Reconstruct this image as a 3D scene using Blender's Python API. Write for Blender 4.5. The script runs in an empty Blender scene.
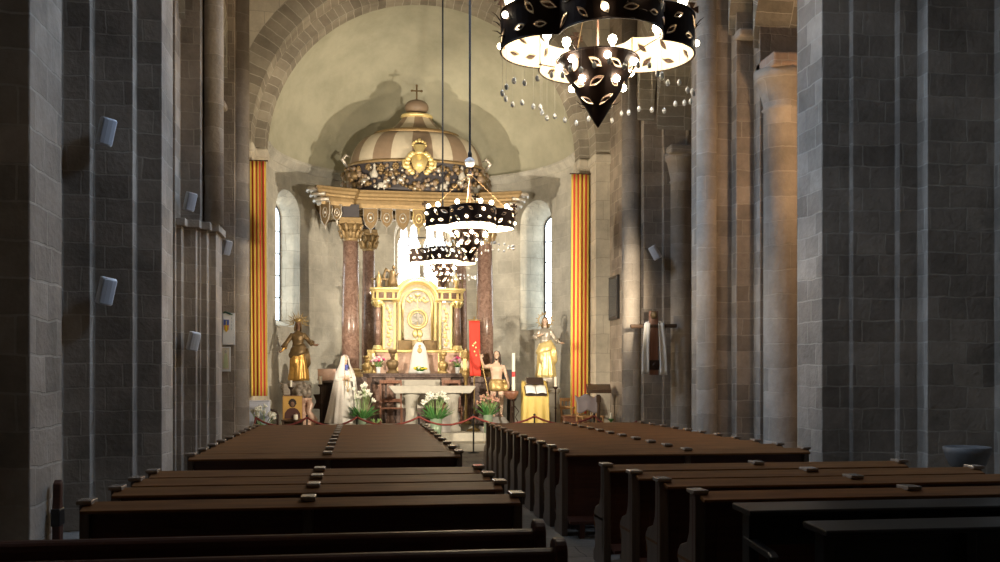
import bpy, bmesh, math, random
from mathutils import Vector, Matrix, noise
from mathutils.geometry import delaunay_2d_cdt

PI = math.pi
sin, cos = math.sin, math.cos
rnd = random.Random(7)
scene = bpy.context.scene
C = scene.collection

# ------------------------------------------------------------------ camera
YAW = math.radians(8.27)
F_PX = 950.0
cam_d = bpy.data.cameras.new('camera')
cam = bpy.data.objects.new('camera', cam_d)
C.objects.link(cam)
cam.location = (0, 0, 1.85)
cam.rotation_euler = (PI / 2, 0, -YAW)
cam_d.sensor_width = 36
cam_d.lens = F_PX / 1000 * 36
cam_d.shift_y = (378 - 281) / 1000
cam_d.clip_end = 200
scene.camera = cam

# ------------------------------------------------------------------ exposure / world
vs = scene.view_settings
vs.view_transform = 'Standard'
vs.look = 'None'
vs.gamma = 1
vs.use_curve_mapping = False
vs.exposure = 0.0
world = bpy.data.worlds.new('world')
scene.world = world
world.use_nodes = True
world.node_tree.nodes['Background'].inputs[0].default_value = (0.7, 0.8, 1.0, 1)
world.node_tree.nodes['Background'].inputs[1].default_value = 0.3


def light(kind, name, loc, energy, color, parent=None, **kw):
    d = bpy.data.lights.new(name, kind)
    d.energy = energy
    d.color = color
    tgt = kw.pop('target', None)
    for k_, v_ in kw.items():
        setattr(d, k_, v_)
    o = bpy.data.objects.new(name, d)
    C.objects.link(o)
    o.location = loc
    if tgt is not None:
        o.rotation_euler = (Vector(tgt) - Vector(loc)).to_track_quat('-Z', 'Y').to_euler()
    if parent:
        o.parent = parent
    return o


WARM = (1.0, 0.86, 0.66)
# lamps on the far sides of the piers before the apse, washing the apse
light('SPOT', 'apse_lamp', (-3.1, 18.4, 3.4), 3300, WARM, target=(4.4, 27.2, 4.8), spot_size=1.1, spot_blend=.35, shadow_soft_size=.12)
light('SPOT', 'apse_lamp', (6.7, 17.75, 3.4), 3300, WARM, target=(-.2, 27.6, 4.8), spot_size=1.28, spot_blend=.6, shadow_soft_size=.12)
# added unseen spot by the middle chandelier, aimed up at the half dome
light('SPOT', 'dome_fill', (1.72, 15.35, 4.85), 2000, WARM, target=(1.65, 28.5, 9.6), spot_size=.86, spot_blend=.5, shadow_soft_size=.1)
# unseen spot under the canopy front, brightening the retable
light('SPOT', 'retable_spot', (1.55, 26.45, 6.2), 480, (1.0, .90, .72), target=(1.55, 28.0, 2.6), spot_size=1.5, spot_blend=.6, shadow_soft_size=.08)
# added cool area lights above the view, standing in for daylight on pier faces
for yy in (9.4, 14.0, 18.6):
    light('AREA', 'pier_fill', (-2.35, yy, 11.0), 112, (.50, .70, 1.0), target=(6.2, yy - .6, 3.8), shape='RECTANGLE', size=1.0, size_y=2.4, spread=1.15)
    light('AREA', 'pier_fill', (5.85, yy, 11.0), 112, (.50, .70, 1.0), target=(-2.7, yy - .6, 3.8), shape='RECTANGLE', size=1.0, size_y=2.4, spread=1.15)
# added unseen point light behind the right pier, warming the aisle side
light('POINT', 'aisle_fill', (7.5, 13.75, 5.6), 130, (1.0, .66, .38), shadow_soft_size=.15)


# ------------------------------------------------------------------ materials
def new_mat(name):
    m = bpy.data.materials.new(name)
    m.use_nodes = True
    nt = m.node_tree
    b = nt.nodes['Principled BSDF']
    return m, nt, b


def link(nt, a, b):
    nt.links.new(a, b)


def col4(c):
    return (c[0], c[1], c[2], 1)


def plain(name, c, rough=.6, metal=0.0, var=.12, scale=8.0, bump=0.0, emit=None, es=0.0, spec=.5, trans=0.0, alpha=1.0):
    m, nt, b = new_mat(name)
    tc = nt.nodes.new('ShaderNodeTexCoord')
    n = nt.nodes.new('ShaderNodeTexNoise')
    n.inputs['Scale'].default_value = scale
    n.inputs['Detail'].default_value = 4
    link(nt, tc.outputs['Object'], n.inputs['Vector'])
    mx = nt.nodes.new('ShaderNodeMixRGB')
    mx.inputs[1].default_value = col4([x * (1 - var) for x in c])
    mx.inputs[2].default_value = col4([min(1, x * (1 + var)) for x in c])
    link(nt, n.outputs['Fac'], mx.inputs[0])
    link(nt, mx.outputs[0], b.inputs['Base Color'])
    b.inputs['Roughness'].default_value = rough
    b.inputs['Metallic'].default_value = metal
    b.inputs['Specular IOR Level'].default_value = spec
    b.inputs['Transmission Weight'].default_value = trans
    b.inputs['Alpha'].default_value = alpha
    if bump:
        bp = nt.nodes.new('ShaderNodeBump')
        bp.inputs['Strength'].default_value = bump
        bp.inputs['Distance'].default_value = .01
        link(nt, n.outputs['Fac'], bp.inputs['Height'])
        link(nt, bp.outputs[0], b.inputs['Normal'])
    if emit:
        b.inputs['Emission Color'].default_value = col4(emit)
        b.inputs['Emission Strength'].default_value = es
    return m


def stone(name, c1, c2, cm, bw=.55, bh=.3, mortar=.012, patch=.35):
    """coursed masonry on UVs measured in metres"""
    m, nt, b = new_mat(name)
    uv = nt.nodes.new('ShaderNodeUVMap')
    tc = nt.nodes.new('ShaderNodeTexCoord')
    nd = nt.nodes.new('ShaderNodeTexNoise')
    nd.inputs['Scale'].default_value = 2.2
    nd.inputs['Detail'].default_value = 3
    link(nt, uv.outputs[0], nd.inputs['Vector'])
    sub = nt.nodes.new('ShaderNodeVectorMath'); sub.operation = 'SUBTRACT'
    sub.inputs[1].default_value = (.5, .5, .5)
    link(nt, nd.outputs['Color'], sub.inputs[0])
    sc = nt.nodes.new('ShaderNodeVectorMath'); sc.operation = 'SCALE'
    sc.inputs['Scale'].default_value = .09
    link(nt, sub.outputs[0], sc.inputs[0])
    add = nt.nodes.new('ShaderNodeVectorMath')
    link(nt, uv.outputs[0], add.inputs[0])
    link(nt, sc.outputs[0], add.inputs[1])
    br = nt.nodes.new('ShaderNodeTexBrick')
    br.offset = .45
    br.squash = .75
    br.squash_frequency = 3
    br.inputs['Color1'].default_value = col4(c1)
    br.inputs['Color2'].default_value = col4(c2)
    br.inputs['Mortar'].default_value = col4(cm)
    br.inputs['Scale'].default_value = 1
    br.inputs['Mortar Size'].default_value = mortar
    br.inputs['Mortar Smooth'].default_value = .4
    br.inputs['Brick Width'].default_value = bw
    br.inputs['Row Height'].default_value = bh
    link(nt, add.outputs[0], br.inputs['Vector'])
    n1 = nt.nodes.new('ShaderNodeTexNoise')
    n1.inputs['Scale'].default_value = .8
    n1.inputs['Detail'].default_value = 8
    n1.inputs['Roughness'].default_value = .7
    link(nt, tc.outputs['Object'], n1.inputs['Vector'])
    rp = nt.nodes.new('ShaderNodeMapRange')
    rp.inputs['From Min'].default_value = .3
    rp.inputs['From Max'].default_value = .72
    rp.inputs['To Min'].default_value = 1 - patch
    rp.inputs['To Max'].default_value = 1 + patch
    link(nt, n1.outputs['Fac'], rp.inputs[0])
    ml = nt.nodes.new('ShaderNodeVectorMath'); ml.operation = 'SCALE'
    link(nt, br.outputs['Color'], ml.inputs[0])
    link(nt, rp.outputs[0], ml.inputs['Scale'])
    link(nt, ml.outputs[0], b.inputs['Base Color'])
    b.inputs['Roughness'].default_value = .92
    b.inputs['Specular IOR Level'].default_value = .15
    n2 = nt.nodes.new('ShaderNodeTexNoise')
    n2.inputs['Scale'].default_value = 14
    n2.inputs['Detail'].default_value = 6
    link(nt, tc.outputs['Object'], n2.inputs['Vector'])
    hm = nt.nodes.new('ShaderNodeMath'); hm.operation = 'MULTIPLY_ADD'
    link(nt, br.outputs['Fac'], hm.inputs[0])
    hm.inputs[1].default_value = -.5
    link(nt, n2.outputs['Fac'], hm.inputs[2])
    bp = nt.nodes.new('ShaderNodeBump')
    bp.inputs['Strength'].default_value = .5
    bp.inputs['Distance'].default_value = .025
    link(nt, hm.outputs[0], bp.inputs['Height'])
    link(nt, bp.outputs[0], b.inputs['Normal'])
    return m


def marble(name, c1, c2, scale=6, rough=.25):
    m, nt, b = new_mat(name)
    tc = nt.nodes.new('ShaderNodeTexCoord')
    n = nt.nodes.new('ShaderNodeTexNoise')
    n.inputs['Scale'].default_value = scale
    n.inputs['Detail'].default_value = 8
    n.inputs['Roughness'].default_value = .7
    n.inputs['Distortion'].default_value = 1.5
    link(nt, tc.outputs['Object'], n.inputs['Vector'])
    r = nt.nodes.new('ShaderNodeValToRGB')
    r.color_ramp.elements[0].position = .36
    r.color_ramp.elements[0].color = col4(c1)
    r.color_ramp.elements[1].position = .66
    r.color_ramp.elements[1].color = col4(c2)
    link(nt, n.outputs['Fac'], r.inputs[0])
    link(nt, r.outputs[0], b.inputs['Base Color'])
    b.inputs['Roughness'].default_value = rough
    return m


def wood(name, c1, c2, rough=.4, axis=0):
    m, nt, b = new_mat(name)
    tc = nt.nodes.new('ShaderNodeTexCoord')
    mp = nt.nodes.new('ShaderNodeMapping')
    s = [14, 14, 14]
    s[axis] = .9
    mp.inputs['Scale'].default_value = s
    link(nt, tc.outputs['Object'], mp.inputs[0])
    n = nt.nodes.new('ShaderNodeTexNoise')
    n.inputs['Scale'].default_value = 2
    n.inputs['Detail'].default_value = 6
    n.inputs['Distortion'].default_value = .6
    link(nt, mp.outputs[0], n.inputs['Vector'])
    r = nt.nodes.new('ShaderNodeValToRGB')
    r.color_ramp.elements[0].position = .3
    r.color_ramp.elements[0].color = col4(c1)
    r.color_ramp.elements[1].position = .7
    r.color_ramp.elements[1].color = col4(c2)
    link(nt, n.outputs['Fac'], r.inputs[0])
    link(nt, r.outputs[0], b.inputs['Base Color'])
    b.inputs['Roughness'].default_value = rough
    return m


def plaster(name, c1, c2):
    m, nt, b = new_mat(name)
    tc = nt.nodes.new('ShaderNodeTexCoord')
    n = nt.nodes.new('ShaderNodeTexNoise')
    n.inputs['Scale'].default_value = .9
    n.inputs['Detail'].default_value = 9
    n.inputs['Roughness'].default_value = .65
    link(nt, tc.outputs['Object'], n.inputs['Vector'])
    r = nt.nodes.new('ShaderNodeValToRGB')
    r.color_ramp.elements[0].position = .35
    r.color_ramp.elements[0].color = col4(c1)
    r.color_ramp.elements[1].position = .62
    r.color_ramp.elements[1].color = col4(c2)
    link(nt, n.outputs['Fac'], r.inputs[0])
    link(nt, r.outputs[0], b.inputs['Base Color'])
    b.inputs['Roughness'].default_value = .9
    b.inputs['Specular IOR Level'].default_value = .1
    bp = nt.nodes.new('ShaderNodeBump')
    bp.inputs['Strength'].default_value = .25
    bp.inputs['Distance'].default_value = .05
    link(nt, n.outputs['Fac'], bp.inputs['Height'])
    link(nt, bp.outputs[0], b.inputs['Normal'])
    return m


def daylight_glass(name, c, strength, leads=True):
    """leaded pane with daylight behind it"""
    m, nt, b = new_mat(name)
    tc = nt.nodes.new('ShaderNodeTexCoord')
    n = nt.nodes.new('ShaderNodeTexNoise')
    n.inputs['Scale'].default_value = 9
    link(nt, tc.outputs['Object'], n.inputs['Vector'])
    mr = nt.nodes.new('ShaderNodeMapRange')
    mr.inputs['To Min'].default_value = strength * .7
    mr.inputs['To Max'].default_value = strength * 1.25
    link(nt, n.outputs['Fac'], mr.inputs[0])
    b.inputs['Base Color'].default_value = col4(c)
    b.inputs['Roughness'].default_value = .2
    b.inputs['Emission Color'].default_value = col4(c)
    link(nt, mr.outputs[0], b.inputs['Emission Strength'])
    return m


M = {}
M['stone'] = stone('grey brown masonry', (.35, .29, .23), (.225, .185, .146), (.35, .30, .24), bw=.52, bh=.29, patch=.42)
M['stone_column'] = stone('column drums', (.40, .34, .275), (.29, .245, .195), (.41, .355, .29), bw=3.0, bh=.42)
M['stone_apse'] = stone('apse ashlar', (.57, .545, .475), (.48, .46, .40), (.58, .555, .49), bw=.7, bh=.42, mortar=.01)
M['stone_arch'] = stone('arch voussoirs', (.38, .34, .27), (.25, .22, .175), (.46, .42, .35), bw=.3, bh=.75)
M['stone_pale'] = stone('pale dressed stone', (.62, .57, .47), (.54, .49, .40), (.40, .36, .29), bw=.8, bh=.5, mortar=.008)
M['stone_pink'] = stone('pink aisle stone', (.42, .30, .23), (.32, .25, .20), (.40, .34, .28), bw=.7, bh=.4)
M['flag'] = stone('floor slabs', (.22, .20, .175), (.16, .145, .125), (.09, .08, .07), bw=.9, bh=.6, mortar=.008)
M['flag_pale'] = stone('pale step slabs', (.50, .47, .40), (.42, .39, .33), (.3, .28, .24), bw=1.2, bh=.8, mortar=.006)
M['plaster'] = plaster('apse plaster', (.40, .385, .29), (.51, .49, .375))
M['altar_stone'] = plain('pale altar stone', (.44, .415, .36), .7, var=.2, bump=.3)
M['stoup_stone'] = plain('dark worn stone', (.10, .092, .085), .6, var=.25, bump=.3)
M['grey_stone'] = plain('grey stone', (.33, .31, .29), .8, var=.2, bump=.3)
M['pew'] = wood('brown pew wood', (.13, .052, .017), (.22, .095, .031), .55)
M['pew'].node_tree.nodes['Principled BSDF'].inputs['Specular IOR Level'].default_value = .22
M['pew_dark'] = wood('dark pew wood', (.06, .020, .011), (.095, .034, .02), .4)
M['pew_end'] = wood('pew end wood', (.085, .06, .044), (.14, .10, .075), .3, 2)
M['pew_cap'] = wood('pew cap wood with painted sheen', (.24, .18, .13), (.34, .26, .19), .2)  # paler than the pews: apse reflection put into the cap colour
M['black_wood'] = wood('black wood', (.012, .011, .011), (.022, .02, .019), .35)
M['wood_red'] = wood('reddish wood', (.17, .07, .04), (.28, .13, .08), .4, 2)
M['wood_light'] = wood('light chair wood', (.38, .21, .09), (.52, .32, .15), .4, 2)
M['wood_dark'] = wood('dark lectern wood', (.05, .028, .016), (.10, .055, .03), .4, 2)
M['gold'] = plain('gilding', (.86, .66, .30), .36, .5, var=.25, scale=20, bump=.3)
M['gold_old'] = plain('worn gilding', (.46, .32, .13), .42, .5, var=.4, scale=14, bump=.4)
M['gilt_pale'] = plain('pale gilt ground', (.52, .43, .28), .45, .3, var=.4, scale=16, bump=.4)
M['gold_skirt'] = plain('worn gold skirt', (.56, .33, .09), .36, .6, var=.35, scale=14, bump=.4)
M['gold_dim'] = plain('dull brown gilding', (.25, .17, .078), .5, .45, var=.35, scale=12, bump=.4)
M['bronze'] = plain('dark bronze gilding', (.20, .135, .065), .45, .5, var=.4, scale=10, bump=.4)
M['cloud'] = plain('dark silvered cloud carving', (.30, .26, .22), .6, .3, var=.4, scale=14, bump=.4)
M['silver'] = plain('aged silver leaf', (.46, .42, .36), .38, .55, var=.35, scale=18, bump=.4)
M['marble_red'] = marble('red brown marble', (.15, .085, .064), (.34, .225, .18), 7)
M['marble_dark'] = marble('dark grey red marble', (.07, .05, .045), (.19, .14, .125), 5)
M['marble_pink'] = marble('pink marble', (.58, .37, .28), (.70, .50, .40), 5)
M['dark_panel'] = plain('dark painted panel', (.035, .03, .035), .6, var=.3)
M['dome_dark'] = plain('brown dome stripe', (.23, .165, .11), .55, var=.15)
M['dome_light'] = plain('cream dome stripe', (.50, .44, .33), .55, var=.15)
M['iron'] = plain('dark rusted iron', (.042, .022, .015), .55, .4, var=.3)
M['iron_rim'] = plain('painted lamplit edge', (.72, .56, .40), .5, .3, var=.2)  # lamp light on the cut edges, put into a paler colour
M['liner'] = plain('cream lamp lining', (.72, .61, .46), .7, var=.04)
M['cable'] = plain('black cable', (.012, .012, .012), .6)
M['bulb'] = plain('lit bulb', (1, .95, .85), .4, emit=(1.0, .86, .62), es=14)
M['bulb_cone'] = plain('lit lamp', (1, .95, .85), .4, emit=(1.0, .88, .68), es=70)
M['bead'] = plain('glass bead', (.97, .96, .93), .08, trans=.15, var=.02)
_b = M['bead'].node_tree.nodes['Principled BSDF']
_b.inputs['Subsurface Weight'].default_value = .9
_b.inputs['Subsurface Radius'].default_value = (1, 1, 1)
_b.inputs['Subsurface Scale'].default_value = .03
M['thread'] = plain('clear thread', (.35, .34, .31), .5)
M['flag_yellow'] = plain('yellow flag cloth', (.74, .54, .10), .85, var=.06)
M['flag_red'] = plain('red flag cloth', (.56, .060, .035), .85, var=.06)
M['speaker'] = plain('light grey speaker case', (.66, .67, .69), .5, var=.03)
M['grille'] = plain('grey speaker grille', (.46, .48, .52), .7, var=.08, scale=90)
M['white_cloth'] = plain('white cloth', (.74, .72, .68), .85, var=.06)
M['veil'] = plain('white lace veil', (.72, .68, .64), .85, var=.16, scale=26, bump=.4)
M['yellow_cloth'] = plain('yellow silk cloth', (.70, .52, .15), .5, var=.1)
M['paper'] = plain('white paper', (.85, .85, .83), .7, var=.02)
M['poster_blue'] = plain('blue ink', (.10, .14, .42), .7)
M['poster_orange'] = plain('orange ink', (.72, .30, .10), .7)
M['poster_green'] = plain('pale green ink', (.50, .55, .32), .7)
M['poster_dark'] = plain('dark green ink', (.03, .08, .05), .7)
M['poster_tan'] = plain('tan print', (.62, .55, .42), .7)
M['frame_wood'] = plain('black frame', (.03, .028, .028), .4)
M['screen'] = plain('dark glossy screen', (.045, .05, .06), .15)
M['flesh'] = plain('painted flesh', (.55, .33, .22), .5, var=.12)
M['flesh_pale'] = plain('pale painted flesh', (.62, .44, .33), .5, var=.1)
M['flesh_dark'] = plain('darkened flesh', (.20, .11, .07), .5, var=.2)
M['hair'] = plain('dark brown hair', (.035, .02, .014), .6)
M['blue_cloth'] = plain('blue cloth', (.10, .12, .38), .8)
M['red_cloth'] = plain('red banner cloth', (.66, .05, .03), .75, var=.08)
M['rope'] = plain('dark red rope', (.20, .035, .028), .8, var=.2, scale=60)
M['post'] = plain('black metal post', (.015, .014, .014), .45, .4)
M['wax'] = plain('candle wax', (.85, .80, .68), .5, var=.04)
M['wax_red'] = plain('red wax', (.6, .05, .05), .5)
M['leaf'] = plain('green leaf', (.06, .19, .045), .5, var=.35)
M['leaf_pale'] = plain('pale green stem', (.22, .35, .12), .55, var=.3)
M['petal_white'] = plain('white petal', (.80, .80, .70), .6, var=.05)
M['petal_pink'] = plain('pink petal', (.70, .30, .38), .6, var=.2)
M['petal_mauve'] = plain('pale mauve petal', (.66, .42, .50), .6, var=.2)
M['petal_magenta'] = plain('magenta petal', (.68, .05, .20), .6, var=.15)
M['petal_rose'] = plain('dusty rose petal', (.45, .25, .20), .6, var=.2)
M['petal_salmon'] = plain('salmon petal', (.50, .29, .19), .6, var=.2)
M['petal_yellow'] = plain('yellow petal', (.85, .68, .02), .6, var=.1)
M['vase_glass'] = plain('green tinted glass vase', (.45, .58, .42), .1, trans=.6, var=.03)
M['vase_white'] = plain('white vase', (.72, .74, .76), .3, var=.03)
M['icon_gold'] = plain('icon gold ground', (.70, .43, .13), .45, .2, var=.15)
M['icon_robe'] = plain('icon dark robe', (.09, .035, .03), .6)
M['icon_frame'] = plain('icon border', (.30, .14, .06), .5)
M['grey_cloth'] = plain('grey mauve cloth', (.32, .28, .30), .85)
M['box_white'] = plain('bluish white cabinet', (.55, .58, .68), .5, var=.03)
M['lead'] = plain('window lead', (.05, .05, .055), .6)
M['glass_side'] = daylight_glass('pale leaded glass', (.80, .93, 1.0), 6.0)
M['glass_mid'] = daylight_glass('blazing window glass', (.92, .96, 1.0), 7.0)
M['glass_high'] = daylight_glass('added high pane glow', (.75, .86, 1.0), .8)  # glow of the added panes above the view


# ------------------------------------------------------------------ mesh builder
class MB:
    def __init__(s):
        s.v, s.f, s.m, s.uv = [], [], [], []

    def add(s, vs, fs, mi=0, uvs=None):
        o = len(s.v)
        s.v += [tuple(p) for p in vs]
        for i, f in enumerate(fs):
            s.f.append([o + j for j in f])
            s.m.append(mi[i] if isinstance(mi, list) else mi)
            s.uv.append(uvs[i] if uvs else None)
        return s

    def box(s, x0, x1, y0, y1, z0, z1, mi=0):
        v = [(x, y, z) for z in (z0, z1) for y in (y0, y1) for x in (x0, x1)]
        return s.add(v, [(0, 2, 3, 1), (4, 5, 7, 6), (0, 1, 5, 4), (2, 6, 7, 3), (0, 4, 6, 2), (1, 3, 7, 5)], mi)

    def prism(s, poly, a, b, axis='z', mi=0):
        """poly: 2-D outline; extruded from a to b along axis (z: xy, y: xz, x: yz)"""
        ar = sum(poly[i][0] * poly[(i + 1) % len(poly)][1] - poly[(i + 1) % len(poly)][0] * poly[i][1] for i in range(len(poly)))
        if (ar < 0) != (axis == 'y'):
            poly = poly[::-1]
        f3 = {'z': lambda p, h: (p[0], p[1], h), 'y': lambda p, h: (p[0], h, p[1]), 'x': lambda p, h: (h, p[0], p[1])}[axis]
        n = len(poly)
        v = [f3(p, a) for p in poly] + [f3(p, b) for p in poly]
        fs = [tuple(range(n))[::-1], tuple(range(n, 2 * n))]
        fs += [(i, (i + 1) % n, n + (i + 1) % n, n + i) for i in range(n)]
        if b < a:
            fs = [f[::-1] for f in fs]
        return s.add(v, fs, mi)

    def lathe(s, prof, c=(0, 0, 0), n=24, sx=1, sy=1, a0=0, a1=2 * PI, mi=0, caps=True, rfun=None):
        full = abs(a1 - a0 - 2 * PI) < 1e-6
        na = n if full else n + 1
        vs, fs, uvs, ms = [], [], [], []
        L = [0]
        for i in range(1, len(prof)):
            L.append(L[-1] + math.hypot(prof[i][0] - prof[i - 1][0], prof[i][1] - prof[i - 1][1]))
        rr = max(p[0] for p in prof)
        for (r, z) in prof:
            for j in range(na):
                a = a0 + (a1 - a0) * j / n
                q = r * (rfun(a, z) if rfun else 1)
                vs.append((c[0] + q * cos(a) * sx, c[1] + q * sin(a) * sy, c[2] + z))
        for i in range(len(prof) - 1):
            for j in range(n):
                k2 = (j + 1) % na
                fs.append((i * na + j, i * na + k2, (i + 1) * na + k2, (i + 1) * na + j))
                u0, u1 = rr * (a1 - a0) * j / n, rr * (a1 - a0) * (j + 1) / n
                uvs.append([(u0, L[i]), (u1, L[i]), (u1, L[i + 1]), (u0, L[i + 1])])
                ms.append(mi(j) if callable(mi) else mi)
        if caps and full:
            if prof[0][0] > 1e-4:
                fs.append(tuple(range(na))[::-1]); uvs.append(None); ms.append(0 if callable(mi) else mi)
            if prof[-1][0] > 1e-4:
                fs.append(tuple(range((len(prof) - 1) * na, len(prof) * na))); uvs.append(None); ms.append(0 if callable(mi) else mi)
        return s.add(vs, fs, ms, uvs)

    def ball(s, c, r, n=12, mi=0):
        if not hasattr(r, '__len__'):
            r = (r, r, r)
        m = max(4, n // 2)
        prof = [(max(1e-5, sin(PI * i / m)), -cos(PI * i / m) * r[2]) for i in range(m + 1)]
        return s.lathe(prof, c, n, r[0], r[1], mi=mi, caps=False)

    def tube(s, pts, r, n=8, mi=0, closed=False):
        pts = [Vector(p) for p in pts]
        N = len(pts)
        rs = r if hasattr(r, '__len__') else [r] * N
        vs, fs = [], []
        up = None
        for i in range(N):
            if closed:
                t = (pts[(i + 1) % N] - pts[i - 1]).normalized()
            else:
                t = (pts[min(i + 1, N - 1)] - pts[max(i - 1, 0)])
                t = t.normalized() if t.length > 1e-9 else Vector((0, 0, 1))
            if up is None:
                up = Vector((0, 0, 1)) if abs(t.z) < .9 else Vector((1, 0, 0))
            x = t.cross(up).normalized()
            y = x.cross(t).normalized()
            up = y
            for j in range(n):
                a = 2 * PI * j / n
                vs.append(pts[i] + (x * cos(a) + y * sin(a)) * rs[i])
        for i in range(N if closed else N - 1):
            for j in range(n):
                a, b = i * n + j, i * n + (j + 1) % n
                c2, d = ((i + 1) % N) * n + (j + 1) % n, ((i + 1) % N) * n + j
                fs.append((a, d, c2, b))
        if not closed:
            fs.append(tuple(range(n)))
            fs.append(tuple(range((N - 1) * n, N * n))[::-1])
        return s.add(vs, fs, mi)

    def grid(s, fn, nu, nv, mi=0, closed_u=False, uvfn=None):
        vs = [fn(i / nu, j / nv) for j in range(nv + 1) for i in range(nu + (0 if closed_u else 1))]
        w = nu if closed_u else nu + 1
        fs, uvs, ms = [], [], []
        for j in range(nv):
            for i in range(nu):
                i2 = (i + 1) % w
                fs.append((j * w + i, j * w + i2, (j + 1) * w + i2, (j + 1) * w + i))
                ms.append(mi(i, j) if callable(mi) else mi)
                if uvfn:
                    uvs.append([uvfn(a / nu, b / nv) for a, b in ((i, j), (i + 1, j), (i + 1, j + 1), (i, j + 1))])
        return s.add(vs, fs, ms, uvs if uvfn else None)

    def sweep(s, path, prof, closed=True, mi=0):
        """path: xy outline (counter-clockwise), prof: (outward offset, z)"""
        n = len(path)
        P = [Vector(p) for p in path]
        vs, fs = [], []
        dirs = []
        for i in range(n):
            if closed or 0 < i < n - 1:
                a = (P[i] - P[i - 1]).normalized(); b = (P[(i + 1) % n] - P[i]).normalized()
            elif i == 0:
                a = b = (P[1] - P[0]).normalized()
            else:
                a = b = (P[-1] - P[-2]).normalized()
            na, nb = Vector((a.y, -a.x)), Vector((b.y, -b.x))
            m_ = (na + nb)
            m_ = m_ / max(.35, m_.dot(na))
            dirs.append(m_)
        for i in range(n):
            for (o, z) in prof:
                q = P[i] + dirs[i] * o
                vs.append((q.x, q.y, z))
        k = len(prof)
        for i in range(n if closed else n - 1):
            for j in range(k - 1):
                i2 = (i + 1) % n
                fs.append((i * k + j, i2 * k + j, i2 * k + j + 1, i * k + j + 1))
        if not closed:
            fs.append(tuple(range(k)))
            fs.append(tuple(range((n - 1) * k, n * k))[::-1])
        return s.add(vs, fs, mi)

    def xform(s, mat, start=0):
        for i in range(start, len(s.v)):
            s.v[i] = tuple(mat @ Vector(s.v[i]))
        return s

    def mesh(s, name, mats, smooth=False, fix=False):
        me = bpy.data.meshes.new(name)
        me.from_pydata(s.v, [], s.f)
        for m_ in (mats if isinstance(mats, (list, tuple)) else [mats]):
            me.materials.append(m_)
        if not me.materials:
            pass
        for p, mi in zip(me.polygons, s.m):
            p.material_index = mi
            p.use_smooth = smooth
        uvl = me.uv_layers.new(name='UVMap')
        for p, u in zip(me.polygons, s.uv):
            if u:
                for li, q in zip(p.loop_indices, u):
                    uvl.data[li].uv = q
            else:
                nrm = p.normal
                if abs(nrm.z) > .8:
                    tx, ty = Vector((1, 0, 0)), Vector((0, 1, 0))
                else:
                    tx = Vector((-nrm.y, nrm.x, 0)).normalized()
                    ty = Vector((0, 0, 1))
                for li in p.loop_indices:
                    co = me.vertices[me.loops[li].vertex_index].co
                    uvl.data[li].uv = (co.dot(tx) + 1.37 * p.material_index, co.dot(ty))
        if fix:
            bm = bmesh.new(); bm.from_mesh(me)
            bmesh.ops.remove_doubles(bm, verts=bm.verts, dist=1e-5)
            bmesh.ops.recalc_face_normals(bm, faces=bm.faces)
            bm.to_mesh(me); bm.free()
        return me

    def build(s, name, mats, parent=None, smooth=False, bevel=0, solid=0, fix=False, autosmooth=None):
        me = s.mesh(name, mats, smooth, fix)
        o = bpy.data.objects.new(name, me)
        C.objects.link(o)
        if parent:
            o.parent = parent
        if solid:
            md = o.modifiers.new('thickness', 'SOLIDIFY'); md.thickness = solid; md.offset = 0
        if bevel:
            md = o.modifiers.new('bevel', 'BEVEL'); md.width = bevel; md.segments = 2; md.limit_method = 'ANGLE'; md.angle_limit = .7
        return o


def thing(name, label, cat, loc=(0, 0, 0), rotz=0, group=None):
    o = bpy.data.objects.new(name, None)
    C.objects.link(o)
    o.empty_display_size = .1
    o.location = loc
    o.rotation_euler = (0, 0, rotz)
    return tag(o, label, cat, group)


def tag(o, label, cat, group=None):
    o['label'] = label
    o['category'] = cat
    if group:
        o['group'] = group
    return o


def struct(o):
    o['kind'] = 'structure'
    return o


def copy_tree(o, parent=None):
    c = o.copy()
    C.objects.link(c)
    c.parent = parent
    for ch in list(o.children):
        copy_tree(ch, c)
    return c


def sheet(outer, holes, step, mapfn, mi=0, mb=None):
    """flat outline with holes, triangulated and wrapped by mapfn(s, t) -> xyz"""
    pts, edges = [], []

    def loop(poly):
        o = len(pts)
        n = len(poly)
        pts.extend(Vector(p) for p in poly)
        edges.extend((o + i, o + (i + 1) % n) for i in range(n))
    # densify the outer outline
    dense = []
    for i in range(len(outer)):
        a, b = Vector(outer[i]), Vector(outer[(i + 1) % len(outer)])
        k = max(1, int((b - a).length / step))
        dense += [a + (b - a) * j / k for j in range(k)]
    loop(dense)
    for h in holes:
        loop(h)

    def inside(p, poly):
        c = False
        n = len(poly)
        for i in range(n):
            x1, y1 = poly[i][0], poly[i][1]
            x2, y2 = poly[(i + 1) % n][0], poly[(i + 1) % n][1]
            if (y1 > p[1]) != (y2 > p[1]) and p[0] < (x2 - x1) * (p[1] - y1) / (y2 - y1) + x1:
                c = not c
        return c
    xs = [p[0] for p in outer]; ys = [p[1] for p in outer]
    nx = int((max(xs) - min(xs)) / step); ny = int((max(ys) - min(ys)) / step)
    for i in range(1, nx):
        for j in range(1, ny):
            p = (min(xs) + (i + .03 * (j % 2)) * step, min(ys) + j * step)
            if inside(p, dense) and not any(inside(p, h) for h in holes):
                pts.append(Vector(p))
    v, e, f, _, _, _ = delaunay_2d_cdt(pts, edges, [], 0, 1e-6)
    fs = []
    for t in f:
        cx = sum(v[i].x for i in t) / len(t); cy = sum(v[i].y for i in t) / len(t)
        if inside((cx, cy), dense) and not any(inside((cx, cy), h) for h in holes):
            fs.append(tuple(t))
    mb = mb or MB()
    mb.add([mapfn(p.x, p.y) for p in v], fs, mi, [[(v[i].x, v[i].y) for i in t] for t in fs])
    return mb


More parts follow.
